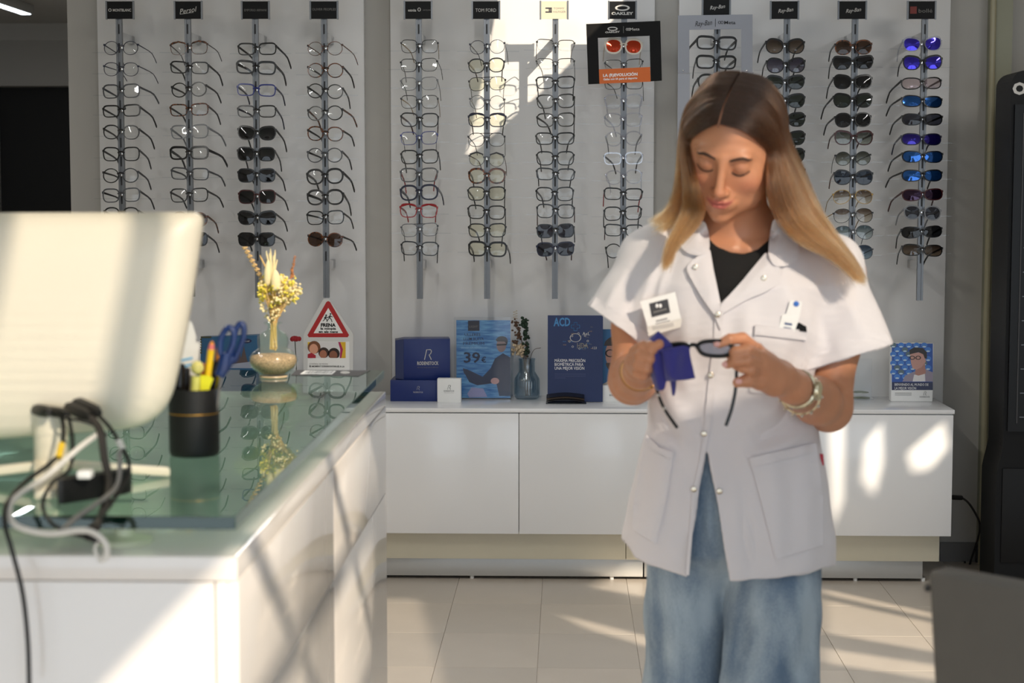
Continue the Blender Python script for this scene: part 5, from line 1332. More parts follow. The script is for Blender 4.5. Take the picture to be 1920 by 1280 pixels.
E((0, -.1080, -.0340), (.0090, .0082, .0076), .007)
for s_ in (-1, 1):
    E((s_ * .0108, -.0980, -.0365), (.0062, .0080, .0060), .006)
    E((s_ * .0060, -.1060, -.0425), (.0030, .0035, .0022), .002, 'cut')
E((0, -.0875, -.060), (.025, .011, .017), .014)                 # mouth mound
for s_ in (-1, 1):
    body.chain([HM @ Vector((0, -.1005, -.0555)), HM @ Vector((s_ * .009, -.0990, -.0542)), HM @ Vector((s_ * .0225, -.0895, -.0530))], [.0026, .0030, .0014], .003)
    body.chain([HM @ Vector((0, -.0995, -.0632)), HM @ Vector((s_ * .009, -.0980, -.0630)), HM @ Vector((s_ * .021, -.0900, -.0550))], [.0038, .0035, .0013], .003)
    body.ell(HM, (s_ * .0268, -.0900, -.0520), (.0032, .0045, .0032), .004, 'cut')
body.ell(HM, (0, -.1030, -.0592), (.019, .0035, .0010), .0018, 'cut')
# neck, chest, shoulders
nb_ = P(1388, 462, 3.262)
body.cone(HM @ Vector((0, .030, -.035)), nb_, .050, .056, .03)
body.cone(HM @ Vector((0, -.005, -.075)), P(1384, 445, 3.235), .030, .040, .03)
I4 = Matrix.Identity(4)
body.ell(I4, P(1385, 590, 3.262), (.150, .095, .165), .05)
body.ell(I4, P(1372, 800, 3.262), (.128, .078, .22), .05)
for a, b in (((1310, 452), (1225, 490)), ((1465, 452), (1560, 500))): body.cone(P(*a, 3.27), P(*b, 3.262), .042, .052, .05)
for a, b in (((1372, 468), (1290, 455)), ((1405, 468), (1490, 455))): body.cone(P(*a, 3.185), P(*b, 3.205), .008, .008, .02)   # collar bones
# arms
elR, wrR, haR = P(1186, 713, 3.20), P(1200, 696, 2.99), P(1213, 684, 2.93)
elL, wrL, haL = P(1553, 764, 3.215), P(1487, 724, 2.985), P(1432, 690, 2.925)
for sh, el, wr in ((P(1212, 510, 3.26), elR, wrR), (P(1572, 520, 3.26), elL, wrL)):
    mid = (sh + el) * .5; body.chain([sh, mid, el], [.050, .047, .040], .02)
    m2 = el + (wr - el) * .35; body.chain([el, m2, wr], [.040, .039, .0275], .02)
# her left hand (right in the picture): palm, four fingers on the frame, thumb below
H = lambda px, py, Y: P(px, py, Y)
body.chain([wrL, H(1462, 707, 2.955), haL], [.0275, .026, .026], .014)
kn = [H(1418, 656, 2.905), H(1424, 668, 2.895), H(1428, 682, 2.895), H(1428, 695, 2.905)]
for q in kn: body.cone(H(1450, 702, 2.94), q, .019, .0125, .012)
body.cone(H(1450, 712, 2.935), H(1428, 704, 2.92), .022, .016, .014)
fingers = [[kn[0], H(1392, 634, 2.885), H(1368, 636, 2.872), H(1348, 645, 2.872)],
           [kn[1], H(1400, 656, 2.868), H(1379, 660, 2.866), H(1366, 664, 2.882)],
           [kn[2], H(1402, 675, 2.864), H(1379, 677, 2.864), H(1364, 683, 2.874)],
           [kn[3], H(1408, 694, 2.872), H(1392, 690, 2.872), H(1379, 686, 2.890)]]
for i, f in enumerate(fingers):
    r = (.0098, .0100, .0096, .0084)[i]; body.chain(f, [r * 1.15, r, r * .92, r * .78], .003)
body.chain([H(1452, 724, 2.94), H(1424, 716, 2.905), H(1402, 713, 2.885), H(1383, 717, 2.876)], [.018, .0125, .0105, .0085], .006)
# her right hand (left in the picture): a fist bunching the cloth
body.chain([wrR, H(1200, 684, 2.955), H(1201, 678, 2.920)], [.0275, .025, .024], .012)
fR = [[H(1191, 660, 2.915), H(1205, 650, 2.866), H(1220, 656, 2.860), H(1227, 664, 2.873)],
      [H(1189, 672, 2.910), H(1201, 667, 2.860), H(1217, 672, 2.854), H(1224, 678, 2.868)],
      [H(1189, 684, 2.910), H(1197, 684, 2.860), H(1211, 690, 2.854), H(1219, 692, 2.868)],
      [H(1191, 695, 2.915), H(1195, 699, 2.872), H(1206, 704, 2.864), H(1214, 703, 2.876)]]
for i, f in enumerate(fR):
    r = (.0098, .0100, .0096, .0084)[i]; body.chain(f, [r * 1.15, r, r * .92, r * .78], .003)
body.chain([H(1204, 690, 2.93), H(1214, 664, 2.880), H(1224, 650, 2.862), H(1235, 645, 2.855)], [.017, .0125, .0105, .0088], .006)
V, Fc = body.mesh(); V = smooth_mesh(V, Fc, 1, .4)
sk = np_mesh('body', V, Fc)
# skin tone: lips, lids and cheeks have their own colour
L = (V - np.array(HM.translation)) @ np.array(HM.to_3x3().inverted()).T
base_c = np.array(lin((200, 140, 106))); col = np.tile(base_c, (len(V), 1))
def blend(w, rgb): 
    global col
    w = np.clip(w, 0, 1)[:, None]; col = col * (1 - w) + np.array(lin(rgb)) * w
front_ = L[:, 1] < -.05
for s_ in (-1, 1):
    d = np.linalg.norm((L - np.array([s_ * .043, -.070, -.026])) / np.array([.020, .03, .016]), axis=1); blend(np.exp(-d * d) * .45, (206, 122, 100))
    d = np.linalg.norm((L - np.array([s_ * .0285, -.090, .008])) / np.array([.017, .02, .009]), axis=1); blend(np.exp(-d ** 4) * .40, (166, 108, 84))
d = np.linalg.norm((L - np.array([0, -.112, -.033])) / np.array([.012, .012, .010]), axis=1); blend(np.exp(-d * d) * .3, (206, 124, 100))
ax_ = np.abs(L[:, 0]); zu = -.0525 + (ax_ / .023) ** 2 * .001 + np.exp(-((ax_ - .006) / .005) ** 2) * .0012; zl = -.0680 + (ax_ / .022) ** 2 * .0140
w = (1 / (1 + np.exp((L[:, 2] - zu) / .0008))) * (1 / (1 + np.exp((zl - L[:, 2]) / .0008))) * (ax_ < .024) * front_; blend(w * .85, (186, 96, 92))
w = np.exp(-((L[:, 2] + .0590 - (ax_ / .02) ** 2 * .0045) / .0012) ** 2) * (ax_ < .021) * front_; blend(w * .6, (96, 40, 40))  # shade of the crease between the lips, painted into the skin colour
at = sk.color_attributes.new('tone', 'FLOAT_COLOR', 'POINT'); at.data.foreach_set('color', np.concatenate([col, np.ones((len(V), 1))], 1).ravel().astype(np.float32))
skm = mat('skin', (214, 158, 124), .42, spec=.35, sss=.12, bump=.05, bscale=900)
nt = skm.node_tree; an = nt.nodes.new('ShaderNodeAttribute'); an.attribute_name = 'tone'; nt.links.new(an.outputs['Color'], nt.nodes['Principled BSDF'].inputs['Base Color'])
link('body', sk, skm, person)
skin_bvh = BVHTree.FromPolygons([tuple(v) for v in V], [tuple(f) for f in Fc])
def on_face(lx, lz, off):
    o = HM @ Vector((lx, -.3, lz)); d = (HM.to_3x3() @ Vector((0, 1, 0))).normalized()
    h = skin_bvh.ray_cast(o, d); return (h[0] - d * off) if h[0] else None
browm = mat('eyebrow_hair', (70, 45, 33), .7, noise=.3, nscale=600, stretch=(1, 1, 1)); lashm = mat('eyelash', (22, 15, 13), .6)
for s_ in (-1, 1):
    pts = [on_face(s_ * x, z, .0002) for x, z in ((.0120, .0205), (.018, .0230), (.027, .0260), (.034, .0265), (.041, .0240), (.046, .0200))]
    MB().tube(spline(pts, 4), [.0010 + .0017 * math.sin(math.pi * min(1, (k + 3) / 24)) for k in range(21)], 8).build('eyebrow', browm, person)
    pts = [on_face(s_ * x, z, .0004) for x, z in ((.0160, -.0020), (.0205, -.0050), (.0275, -.0066), (.0350, -.0052), (.0420, -.0015), (.0450, .0005))]
    MB().tube(spline(pts, 4), [.0005 + .0008 * math.sin(math.pi * (k + 4) / 26) for k in range(21)], 6).build('lash_line', lashm, person)
# nails of the fingers that show
nailm = mat('nail', (226, 170, 160), .25)
for f, dx in ((fingers[0], 0), (fingers[2], 0)):
    a = Vector(f[3]); n_ = (Vector((0, 0, CAMZ)) - a).normalized(); h = skin_bvh.ray_cast(a + n_ * .05 - Vector((.003, 0, 0)), -n_)
    if h[0]: MB().ball(tuple(h[0]), (.0062, .0022, .0050), 10, 6).build('nail', nailm, person)
a = H(1385, 715, 2.866); h = skin_bvh.ray_cast(Vector((0, 0, CAMZ)), (a - Vector((0, 0, CAMZ))).normalized())
if h[0]: MB().ball(tuple(h[0]), (.0062, .0022, .0050), 10, 6).build('nail', nailm, person)

# ---- hair: combed strands from a centre parting
def guide(loc, world):
    pts = [HM @ Vector(p) for p in loc] + [P(*w) for w in world]; s = spline(pts, 10)
    d = [0]
    for a, b in zip(s, s[1:]): d.append(d[-1] + (b - a).length)
    t = np.linspace(0, d[-1], 26); A = np.array([tuple(p) for p in s]); return np.stack([np.interp(t, d, A[:, c]) for c in range(3)], 1)
def arcs(s):
    return [[(s * .0022 - .014, -.074, .078), (s * .028, -.073, .071), (s * .054, -.058, .046), (s * .070, -.038, .012)],
            [(s * .0022 - .010, -.055, .104), (s * .038, -.054, .095), (s * .068, -.040, .058), (s * .081, -.020, .012)],
            [(s * .0022 - .005, -.015, .122), (s * .043, -.012, .114), (s * .077, -.004, .072), (s * .088, .006, .012)],
            [(s * .0022, .030, .126), (s * .045, .035, .115), (s * .075, .045, .070), (s * .084, .055, .005)],
            [(s * .0022, .075, .098), (s * .035, .085, .090), (s * .060, .095, .050), (s * .060, .105, .0)]]
GL = [guide(a, w) for a, w in zip(arcs(-1), [
    [(1304, 345, 3.085), (1316, 392, 3.105), (1298, 428, 3.105), (1266, 462, 3.095), (1250, 500, 3.088)],
    [(1288, 345, 3.105), (1286, 392, 3.125), (1268, 434, 3.105), (1253, 467, 3.09), (1245, 508, 3.083)],
    [(1274, 335, 3.15), (1262, 378, 3.165), (1243, 402, 3.165), (1217, 413, 3.18)],
    [(1275, 335, 3.22), (1272, 385, 3.25), (1275, 430, 3.30), (1270, 500, 3.36), (1268, 560, 3.38)],
    [(1330, 340, 3.30), (1325, 400, 3.34), (1320, 470, 3.37), (1318, 560, 3.385), (1318, 620, 3.385)]])]
GR = [guide(a, w) for a, w in zip(arcs(1), [
    [(1444, 345, 3.095), (1462, 410, 3.11), (1500, 452, 3.10), (1560, 482, 3.105), (1612, 524, 3.11)],
    [(1474, 335, 3.12), (1505, 405, 3.12), (1548, 452, 3.11), (1590, 492, 3.115), (1619, 530, 3.12)],
    [(1498, 325, 3.165), (1528, 390, 3.16), (1566, 446, 3.14), (1600, 492, 3.14), (1622, 532, 3.14)],
    [(1500, 320, 3.24), (1528, 390, 3.25), (1558, 440, 3.24), (1590, 485, 3.23), (1610, 520, 3.22)],
    [(1440, 340, 3.31), (1452, 400, 3.35), (1468, 470, 3.37), (1478, 560, 3.385), (1480, 620, 3.385)]])]
NS = 5200; M_ = 26; ALL = []
tt = np.linspace(0, 1, M_)[:, None]
GLA, GRA = np.array(GL), np.array(GR)
for G in (GLA, GRA):
    nc = 90
    cu = rng.random(nc) * 3.98; coff = rng.normal(0, 1, (nc, 3)) * .0045
    for i in range(NS):
        c_ = i % nc; u = np.clip(cu[c_] + rng.normal(0, .13), 0, 3.99); ub = u
        if G is GLA and 1.06 < u < 1.90: ub = 1.06 * rng.random() if u < 1.5 else 1.90 + .4 * rng.random()
        def along(u):
            k = int(u); f = u - k; f = f * f * (3 - 2 * f) * .4 + f * .6; return G[k] * (1 - f) + G[k + 1] * f
        w_ = np.clip((tt - .38) / .3, 0, 1); w_ = w_ * w_ * (3 - 2 * w_)
        g = along(u) if ub == u else along(u) * (1 - w_) + along(ub) * w_
        lift = rng.normal(0, 1, 3) * .0016 * (tt * 1.6 + .35) + coff[c_] * 1.6 * tt ** 1.1 * (1.02 - tt ** 2) + rng.normal(0, 1, 3) * .0022 * tt ** 3
        ln = 1 - abs(rng.normal(0, .11)); x = tt[:, 0] * ln * (M_ - 1); a = x.astype(int).clip(0, M_ - 2); fr = (x - a)[:, None]
        ALL.append(g[a] * (1 - fr) + g[a + 1] * fr + lift)
hc = bpy.data.hair_curves.new('hair'); hc.add_curves([M_] * len(ALL))
hc.points.foreach_set('position', np.concatenate(ALL).ravel().astype(np.float32))
ra = hc.attributes.get('radius') or hc.attributes.new('radius', 'FLOAT', 'POINT')
ra.data.foreach_set('value', np.tile((.00042 * (1 - .75 * tt[:, 0] ** 2)), len(ALL)).astype(np.float32))
hm_ = bpy.data.materials.new('hair'); hm_.use_nodes = True; nt = hm_.node_tree; nt.nodes.clear()
out = nt.nodes.new('ShaderNodeOutputMaterial'); hb_ = nt.nodes.new('ShaderNodeBsdfHairPrincipled'); hb_.parametrization = 'COLOR'
hb_.inputs['Roughness'].default_value = .32; hb_.inputs['Radial Roughness'].default_value = .45
hi = nt.nodes.new('ShaderNodeHairInfo'); cr = nt.nodes.new('ShaderNodeValToRGB')
cr.color_ramp.elements[0].color = lin((48, 29, 19)) + (1,); cr.color_ramp.elements[0].position = .10
cr.color_ramp.elements[1].color = lin((142, 94, 52)) + (1,); cr.color_ramp.elements[1].position = .95
e_ = cr.color_ramp.elements.new(.42); e_.color = lin((88, 54, 31)) + (1,)
nt.links.new(hi.outputs['Intercept'], cr.inputs[0])
mr_ = nt.nodes.new('ShaderNodeMapRange'); mr_.inputs['To Min'].default_value = .55; mr_.inputs['To Max'].default_value = 1.35; nt.links.new(hi.outputs['Random'], mr_.inputs[0])
vm_ = nt.nodes.new('ShaderNodeVectorMath'); vm_.operation = 'SCALE'; nt.links.new(cr.outputs[0], vm_.inputs[0]); nt.links.new(mr_.outputs[0], vm_.inputs['Scale']); nt.links.new(vm_.outputs[0], hb_.inputs['Color']); nt.links.new(hb_.outputs[0], out.inputs[0])
hob = link('hair', hc, None, person); hc.materials.append(hm_)
# the dense hair close to the skull
cap = Field(np.array(HM.translation) - .15, np.array(HM.translation) + .15, .004)
cap.ell(HM, (0, .020, .034), (.0775, .094, .0855)); cap.ell(HM, (0, -.085, -.005), (.062, .060, .073), .01, 'cut'); cap.ell(HM, (0, -.03, -.12), (.2, .2, .085), 0, 'cut')
MB().tube([HM @ Vector(p) for p in ((-.014, -.078, .073), (-.012, -.066, .091), (-.010, -.050, .1035), (-.005, -.020, .1155), (-.002, .012, .1195), (0, .040, .1180))], [.0016, .0018, .0018, .0016, .0014, .001], 6).build('parting', mat('scalp', (150, 104, 80), .6), hob)
Vc, Fcc = cap.mesh(); link('hair_base', np_mesh('hair_base', Vc, Fcc), mat('hair_dark', (40, 25, 17), .55, noise=.2, nscale=200), hob)
# ---- clothes
YB = 3.255                       # depth of the body's axis
def table(rows, z):
    r = np.array([[P(1380, py, YB).z, P(xc, py, YB).x, w / (F / YB), b, y] for py, xc, w, b, y in rows]); r = r[np.argsort(r[:, 0])]
    return [np.interp(z, r[:, 0], r[:, k]) for k in range(1, 5)]
def loft(fld, rows, z0, z1, k=0.0, n=2.4, grow=0.0, op='add'):
    lo = (fld.lo[0], fld.lo[1], z0); hi = (fld.lo[0] + fld.h * fld.n[0], fld.lo[1] + fld.h * fld.n[1], z1)
    sl, (X, Y, Z) = fld.sub(lo, hi); zz = Z[0, 0, :]; xc, a, b, yc = [v[None, None, :] for v in table(rows, zz)]
    a, b = a + grow, b + grow
    q = (np.abs((X - xc) / a) ** n + np.abs((Y - yc) / b) ** n) ** (1 / n)
    d = (q - 1) * np.minimum(a, b); d = np.maximum(d, np.maximum(Z - z1 + .004, z0 - Z + .004))
    fld.mix(sl, d, k, op)
COAT = [(395, 1385, 95, .060, 3.262), (430, 1386, 120, .078, 3.258), (470, 1388, 150, .098, 3.252), (530, 1388, 168, .122, 3.246), (620, 1378, 158, .132, 3.242), (720, 1369, 153, .118, 3.246), (800, 1372, 160, .112, 3.252), (900, 1368, 184, .126, 3.256), (1000, 1364, 203, .136, 3.258), (1100, 1362, 204, .142, 3.258)]
def coat_field(grow):
    f = Field((-.02, 3.00, .70), (.66, 3.46, 1.44), .0030)
    loft(f, COAT, P(1380, 1110, YB).z, P(1380, 412, YB).z, 0, 2.35, grow)
    for a, b, r0, r1 in (((1318, 440), (1222, 478), .036, .050), ((1452, 440), (1560, 492), .036, .052)):
        f.cone(P(*a, 3.262), P(*b, 3.258), r0 + grow, r1 + grow, .045)
    f.cone(P(1228, 496, 3.255), P(1148, 640, 3.232), .060 + grow, .078 + grow, .03)
    f.cone(P(1545, 512, 3.255), P(1603, 706, 3.232), .062 + grow, .088 + grow, .03)
    return f
fo = coat_field(0.0); fi = coat_field(-.0075)
D = np.maximum(fo.D, -fi.D)
sl, (X, Y, Z) = fo.sub(fo.lo, fo.lo + fo.h * (fo.n + 1))
pts = np.stack([X.ravel(), Y.ravel(), Z.ravel()], 1); PXX, PYY = project(pts); PXX = PXX.reshape(X.shape); PYY = PYY.reshape(X.shape); del pts
def half(p, q):   # signed pixel distance to a line, positive on its right-hand side seen along p -> q
    dx, dy = q[0] - p[0], q[1] - p[1]; L_ = math.hypot(dx, dy); return ((PXX - p[0]) * dy - (PYY - p[1]) * dx) / L_ * -1
s3 = 1 / (F / 3.2)
# sleeve ends, hem
ftor = Field((-.02, 3.00, .70), (.66, 3.46, 1.44), .0030); loft(ftor, COAT, P(1380, 1110, YB).z, P(1380, 412, YB).z, 0, 2.35, 0)
D = np.where((PXX < 1240) & (ftor.D > .002), np.maximum(D, half((1105, 576), (1222, 660)) * s3), D)
D = np.where((PXX > 1490) & (ftor.D > .002), np.maximum(D, half((1508, 698), (1674, 645)) * s3), D)
hem = np.interp(PXX, [1150, 1172, 1190, 1220, 1285, 1325, 1368, 1460, 1552, 1580], [1002, 1018, 1044, 1060, 1080, 1086, 1090, 1084, 1064, 1058])
D = np.maximum(D, np.where((PYY > 760), (PYY - hem) * s3, -1))
frontm = Y < 3.255
# neck opening and the gap below the last closed button
def cutpoly(poly, edge_lines):
    global D
    d = np.full(D.shape, -1e3, np.float32)
    n = len(poly)
    for i in range(n): d = np.maximum(d, half(poly[i], poly[(i + 1) % n]) * s3)
    D = np.where(frontm, np.maximum(D, -d), D)
VN = [(1350, 572), (1436, 476), (1462, 380), (1316, 380), (1322, 452)]
cutpoly(VN[::-1] if False else VN, None)
cutpoly([(1325, 838), (1285, 1100), (1370, 1100)], None)
cutpoly([(1325, 838), (1370, 1100), (1285, 1100)], None)
# collar opening round the neck
sl2 = (PYY < 436) & ((X - P(1386, 420, 3.26).x) ** 2 / .086 ** 2 + (Y - 3.262) ** 2 / .076 ** 2 < 1); D = np.where(sl2, np.maximum(D, .004), D)
fo.D = D.astype(np.float32)
V, Fc = fo.mesh(); V = smooth_mesh(V, Fc, 2, .4)
N = normals(V, Fc); px, py = project(V)
disp = np.zeros(len(V))
FOLDS = [([(1240, 470), (1205, 560), (1190, 640)], .0035, 9), ([(1262, 470), (1236, 560), (1230, 640)], .004, 10), ([(1180, 500), (1140, 570), (1128, 596)], .003, 9), ([(1205, 520), (1175, 600), (1170, 625)], -.003, 10),
         ([(1560, 520), (1600, 590), (1632, 655)], .003, 14), ([(1520, 540), (1545, 620), (1560, 680)], -.003, 14), ([(1500, 690), (1450, 760), (1400, 800)], .006, 15), ([(1515, 740), (1460, 800), (1410, 835)], -.005, 14), ([(1530, 790), (1470, 835), (1400, 862)], .005, 14),
         ([(1505, 640), (1480, 700), (1430, 770)], -.004, 14), ([(1225, 690), (1265, 760), (1310, 820)], .004, 16), ([(1222, 740), (1250, 800), (1280, 850)], -.003, 12), ([(1400, 560), (1395, 640), (1385, 720)], .003, 16), ([(1290, 560), (1285, 660), (1290, 760)], .003, 16),
         ([(1440, 850), (1455, 950), (1465, 1080)], .004, 18), ([(1250, 830), (1235, 950), (1225, 1050)], .003, 14), ([(1390, 880), (1400, 980), (1410, 1085)], -.003, 14), ([(1470, 520), (1490, 600), (1500, 660)], .003, 16), ([(1500, 850), (1515, 930), (1520, 1050)], .003, 16)]
for pl, amp, wd in FOLDS:
    d, t = polydist(px, py, pl); disp += 1.5 * amp * np.exp(-(d / wd) ** 2) * np.sin(np.pi * np.clip(t, .04, .96)) ** .7
rs_ = np.random.default_rng(3)
for _ in range(9):
    kx, ky = rs_.normal(0, .030, 2); disp += .0008 * np.sin(px * kx + py * ky * .7 + rs_.random() * 6)
V = V + N * disp[:, None]
coatm = mat('coat_cotton', (220, 216, 219), .8, sheen=.15, bump=.12, bscale=1400)
coat = link('coat', np_mesh('coat', V, Fc), coatm, person)
# black top under the coat
ft = Field((.02, 3.02, 1.05), (.60, 3.44, 1.42), .004); loft(ft, COAT, 1.06, P(1380, 412, YB).z, 0, 2.2, -.014)
slt, (Xt, Yt, Zt) = ft.sub(ft.lo, ft.lo + ft.h * (ft.n + 1)); qx, qy = project(np.stack([Xt.ravel(), Yt.ravel(), Zt.ravel()], 1)); qx = qx.reshape(Xt.shape); qy = qy.reshape(Xt.shape)
neck = np.interp(qx, [1290, 1325, 1345, 1370, 1395, 1420, 1440, 1462], [395, 440, 462, 473, 476, 468, 450, 405]); ft.D = np.maximum(ft.D, np.where(Yt < 3.27, (neck - qy) * s3, -1)).astype(np.float32); ft.D = np.maximum(ft.D, np.where(qy < 436, .01, -1)).astype(np.float32)
Vt, Ft = ft.mesh(); link('black_top', np_mesh('black_top', Vt, Ft), mat('top_black', (17, 16, 16), .9, bump=.5, bscale=260), person)
# jeans
JE = [(800, 1370, 138, .099, 3.256), (880, 1368, 148, .102, 3.258), (960, 1366, 152, .108, 3.262), (1030, 1368, 140, .100, 3.265), (1075, 1368, 100, .066, 3.275), (1130, 1366, 40, .020, 3.285)]
fj = Field((-.02, 2.98, -.01), (.62, 3.50, 1.02), .0055)
loft(fj, JE, P(1380, 1130, YB).z, P(1380, 812, YB).z, 0, 2.3)
fj.chain([P(1296, 1000, 3.275), P(1288, 1150, 3.30), P(1288, 1300, 3.31), P(1290, 1838, 3.31)], [.082, .076, .080, .100], .025)
fj.chain([P(1452, 1000, 3.255), P(1450, 1150, 3.215), P(1442, 1300, 3.18), P(1436, 1838, 3.17)], [.086, .087, .090, .110], .010)
fj.D = np.maximum(fj.D, np.where(np.indices(fj.D.shape)[2] * fj.h + fj.lo[2] < .022, .01, -1)).astype(np.float32)
Vj, Fj = fj.mesh(); Vj = smooth_mesh(Vj, Fj, 2, .5); Nj = normals(Vj, Fj); px, py = project(Vj); disp = np.zeros(len(Vj))
for pl, amp, wd in [([(1500, 1090), (1490, 1180), (1440, 1290)], .006, 16), ([(1530, 1120), (1520, 1220), (1470, 1310)], -.006, 16), ([(1400, 1110), (1390, 1200), (1360, 1300)], -.005, 16), ([(1460, 1120), (1440, 1210), (1400, 1300)], .004, 14), ([(1250, 1090), (1262, 1180), (1260, 1300)], .004, 16), ([(1310, 1090), (1320, 1180), (1318, 1290)], -.005, 16), ([(1335, 880), (1330, 980), (1345, 1060)], .005, 9), ([(1320, 900), (1310, 1000), (1318, 1080)], -.004, 9)]:
    d, t = polydist(px, py, pl); disp += amp * np.exp(-(d / wd) ** 2) * np.sin(np.pi * np.clip(t, .05, 1)) ** .6
Vj = Vj + Nj * disp[:, None]
def denim():
    m = mat('denim', (118, 146, 172), .85, bump=.3, bscale=900)
    nt = m.node_tree; b = nt.nodes['Principled BSDF']; tc = nt.nodes.new('ShaderNodeTexCoord')
    n1 = nt.nodes.new('ShaderNodeTexNoise'); n1.inputs['Scale'].default_value = 7; n1.inputs['Detail'].default_value = 4
    mp = nt.nodes.new('ShaderNodeMapping'); mp.inputs['Scale'].default_value = (2.2, 2.2, .7); nt.links.new(tc.outputs['Object'], mp.inputs[0]); nt.links.new(mp.outputs[0], n1.inputs[0])
    n2 = nt.nodes.new('ShaderNodeTexNoise'); n2.inputs['Scale'].default_value = 260; n2.inputs['Detail'].default_value = 2
    mp2 = nt.nodes.new('ShaderNodeMapping'); mp2.inputs['Scale'].default_value = (3, 3, .5); nt.links.new(tc.outputs['Object'], mp2.inputs[0]); nt.links.new(mp2.outputs[0], n2.inputs[0])
    ad = nt.nodes.new('ShaderNodeMath'); ad.operation = 'MULTIPLY_ADD'; ad.inputs[1].default_value = .28; nt.links.new(n2.outputs[0], ad.inputs[0]); nt.links.new(n1.outputs[0], ad.inputs[2])
    cr = nt.nodes.new('ShaderNodeValToRGB'); cr.color_ramp.elements[0].position = .48; cr.color_ramp.elements[0].color = lin((96, 118, 142)) + (1,); cr.color_ramp.elements[1].position = .80; cr.color_ramp.elements[1].color = lin((170, 186, 198)) + (1,)
    nt.links.new(ad.outputs[0], cr.inputs[0]); nt.links.new(cr.outputs[0], b.inputs['Base Color']); return m
jeans = link('jeans', np_mesh('jeans', Vj, Fj), denim(), person)
for px0, Y0 in ((1290, 3.26), (1436, 3.14)):
    q = P(px0, 1840, Y0); MB().ball((q.x, q.y - .02, .035), (.048, .125, .034), 20, 10).build('shoe', white, person)

# surfaces for laying pockets, lapels and trim on
coat_bvh = BVHTree.FromPolygons([tuple(v) for v in V], [tuple(f) for f in Fc]); top_bvh = BVHTree.FromPolygons([tuple(v) for v in Vt], [tuple(f) for f in Ft]); jean_bvh = BVHTree.FromPolygons([tuple(v) for v in Vj], [tuple(f) for f in Fj])
EYE = Vector((0, 0, CAMZ))
def hit(x, y, bvhs, maxd=99):
    d = ray(x, y).normalized(); best = None
    for b in bvhs:
        h = b.ray_cast(EYE, d)
        if h[0] is not None and (best is None or h[3] < best[1]): best = (h[0], h[3], h[1])
    return (best, d)
from mathutils.geometry import delaunay_2d_cdt
def patch(name, poly, off, thick, m, parent, bvhs=None, step=7, smooth=3, round_=0, lift=None):
    """A piece of cloth laid on the coat: outline in photo pixels, following the surface below."""
    bvhs = bvhs or [coat_bvh, top_bvh]
    if round_: poly = [(p.x, p.y) for p in rounded(poly, [round_] * len(poly), 5)]
    ptl = []
    n = len(poly)
    for i in range(n):
        (x0, y0), (x1, y1) = poly[i], poly[(i + 1) % n]; L_ = max(1, int(math.hypot(x1 - x0, y1 - y0) / step))
        for k in range(L_): ptl.append((x0 + (x1 - x0) * k / L_, y0 + (y1 - y0) * k / L_))
    nb = len(ptl); A = np.array(ptl)
    gx, gy = np.meshgrid(np.arange(A[:, 0].min() + step * .6, A[:, 0].max(), step), np.arange(A[:, 1].min() + step * .6, A[:, 1].max(), step)); gx, gy = gx.ravel(), gy.ravel()
    ins = inpoly(gx, gy, ptl); d, _ = polydist(gx, gy, ptl + [ptl[0]]); ins &= d > step * .5
    allp = ptl + list(zip(gx[ins], gy[ins]))
    r = delaunay_2d_cdt([Vector(p) for p in allp], [(i, (i + 1) % nb) for i in range(nb)], [], 1, 1e-4)
    vc, fc = r[0], r[2]; dep = []
    for p in vc:
        h, d_ = hit(p.x, p.y, bvhs); dep.append(h[1] if h else None)
    known = [d_ for d_ in dep if d_ is not None]
    if not known: return None
    med = sorted(known)[len(known) // 2]; dep = np.array([med if (q is None or abs(q - med) > .12) else q for q in dep])
    nbr = {}
    for f in fc:
        for i in range(len(f)): nbr.setdefault(f[i], set()).add(f[i - 1]); nbr.setdefault(f[i - 1], set()).add(f[i])
    for _ in range(smooth): dep = np.array([dep[i] * .4 + .6 * np.mean([dep[j] for j in nbr[i]]) if i in nbr else dep[i] for i in range(len(dep))])
    fr_, bk = [], []
    for p, d_ in zip(vc, dep):
        u = ray(p.x, p.y).normalized(); o = off + (lift(p.x, p.y) if lift else 0); fr_.append(EYE + u * (d_ - o - thick)); bk.append(EYE + u * (d_ - o))
    n_ = len(fr_); fs = [tuple(f) for f in fc] + [tuple(n_ + i for i in f[::-1]) for f in fc]
    cnt = {}
    for f in fc:
        for i in range(len(f)): e = (f[i - 1], f[i]); cnt[tuple(sorted(e))] = cnt.get(tuple(sorted(e)), 0) + 1
    for f in fc:
        for i in range(len(f)):
            e = (f[i - 1], f[i])
            if cnt[tuple(sorted(e))] == 1: fs.append((e[0], e[1], n_ + e[1], n_ + e[0]))
    return MB().add(fr_ + bk, fs).build(name, m, parent)
# pockets with their folded top hems
pk = patch('pocket', [(1211, 815), (1236, 840), (1263, 850), (1250, 935), (1230, 1020), (1186, 992), (1187, 950), (1199, 880)], .001, .003, coatm, coat, round_=5)
patch('pocket_hem', [(1212, 814), (1236, 838), (1263, 848), (1261, 860), (1235, 850), (1210, 826)], .0055, .003, coatm, pk)
pk = patch('pocket', [(1406, 860), (1530, 832), (1543, 930), (1543, 1022), (1454, 1048), (1440, 990)], .001, .003, coatm, coat, round_=5)
patch('pocket_hem', [(1405, 858), (1530, 830), (1532, 846), (1409, 876)], .0055, .003, coatm, pk)
pk = patch('chest_pocket', [(1416, 610), (1514, 622), (1506, 690), (1490, 745), (1405, 735), (1410, 670)], .001, .003, coatm, coat, round_=5)
patch('pocket_hem', [(1416, 608), (1515, 620), (1512, 638), (1414, 627)], .0055, .003, coatm, pk)
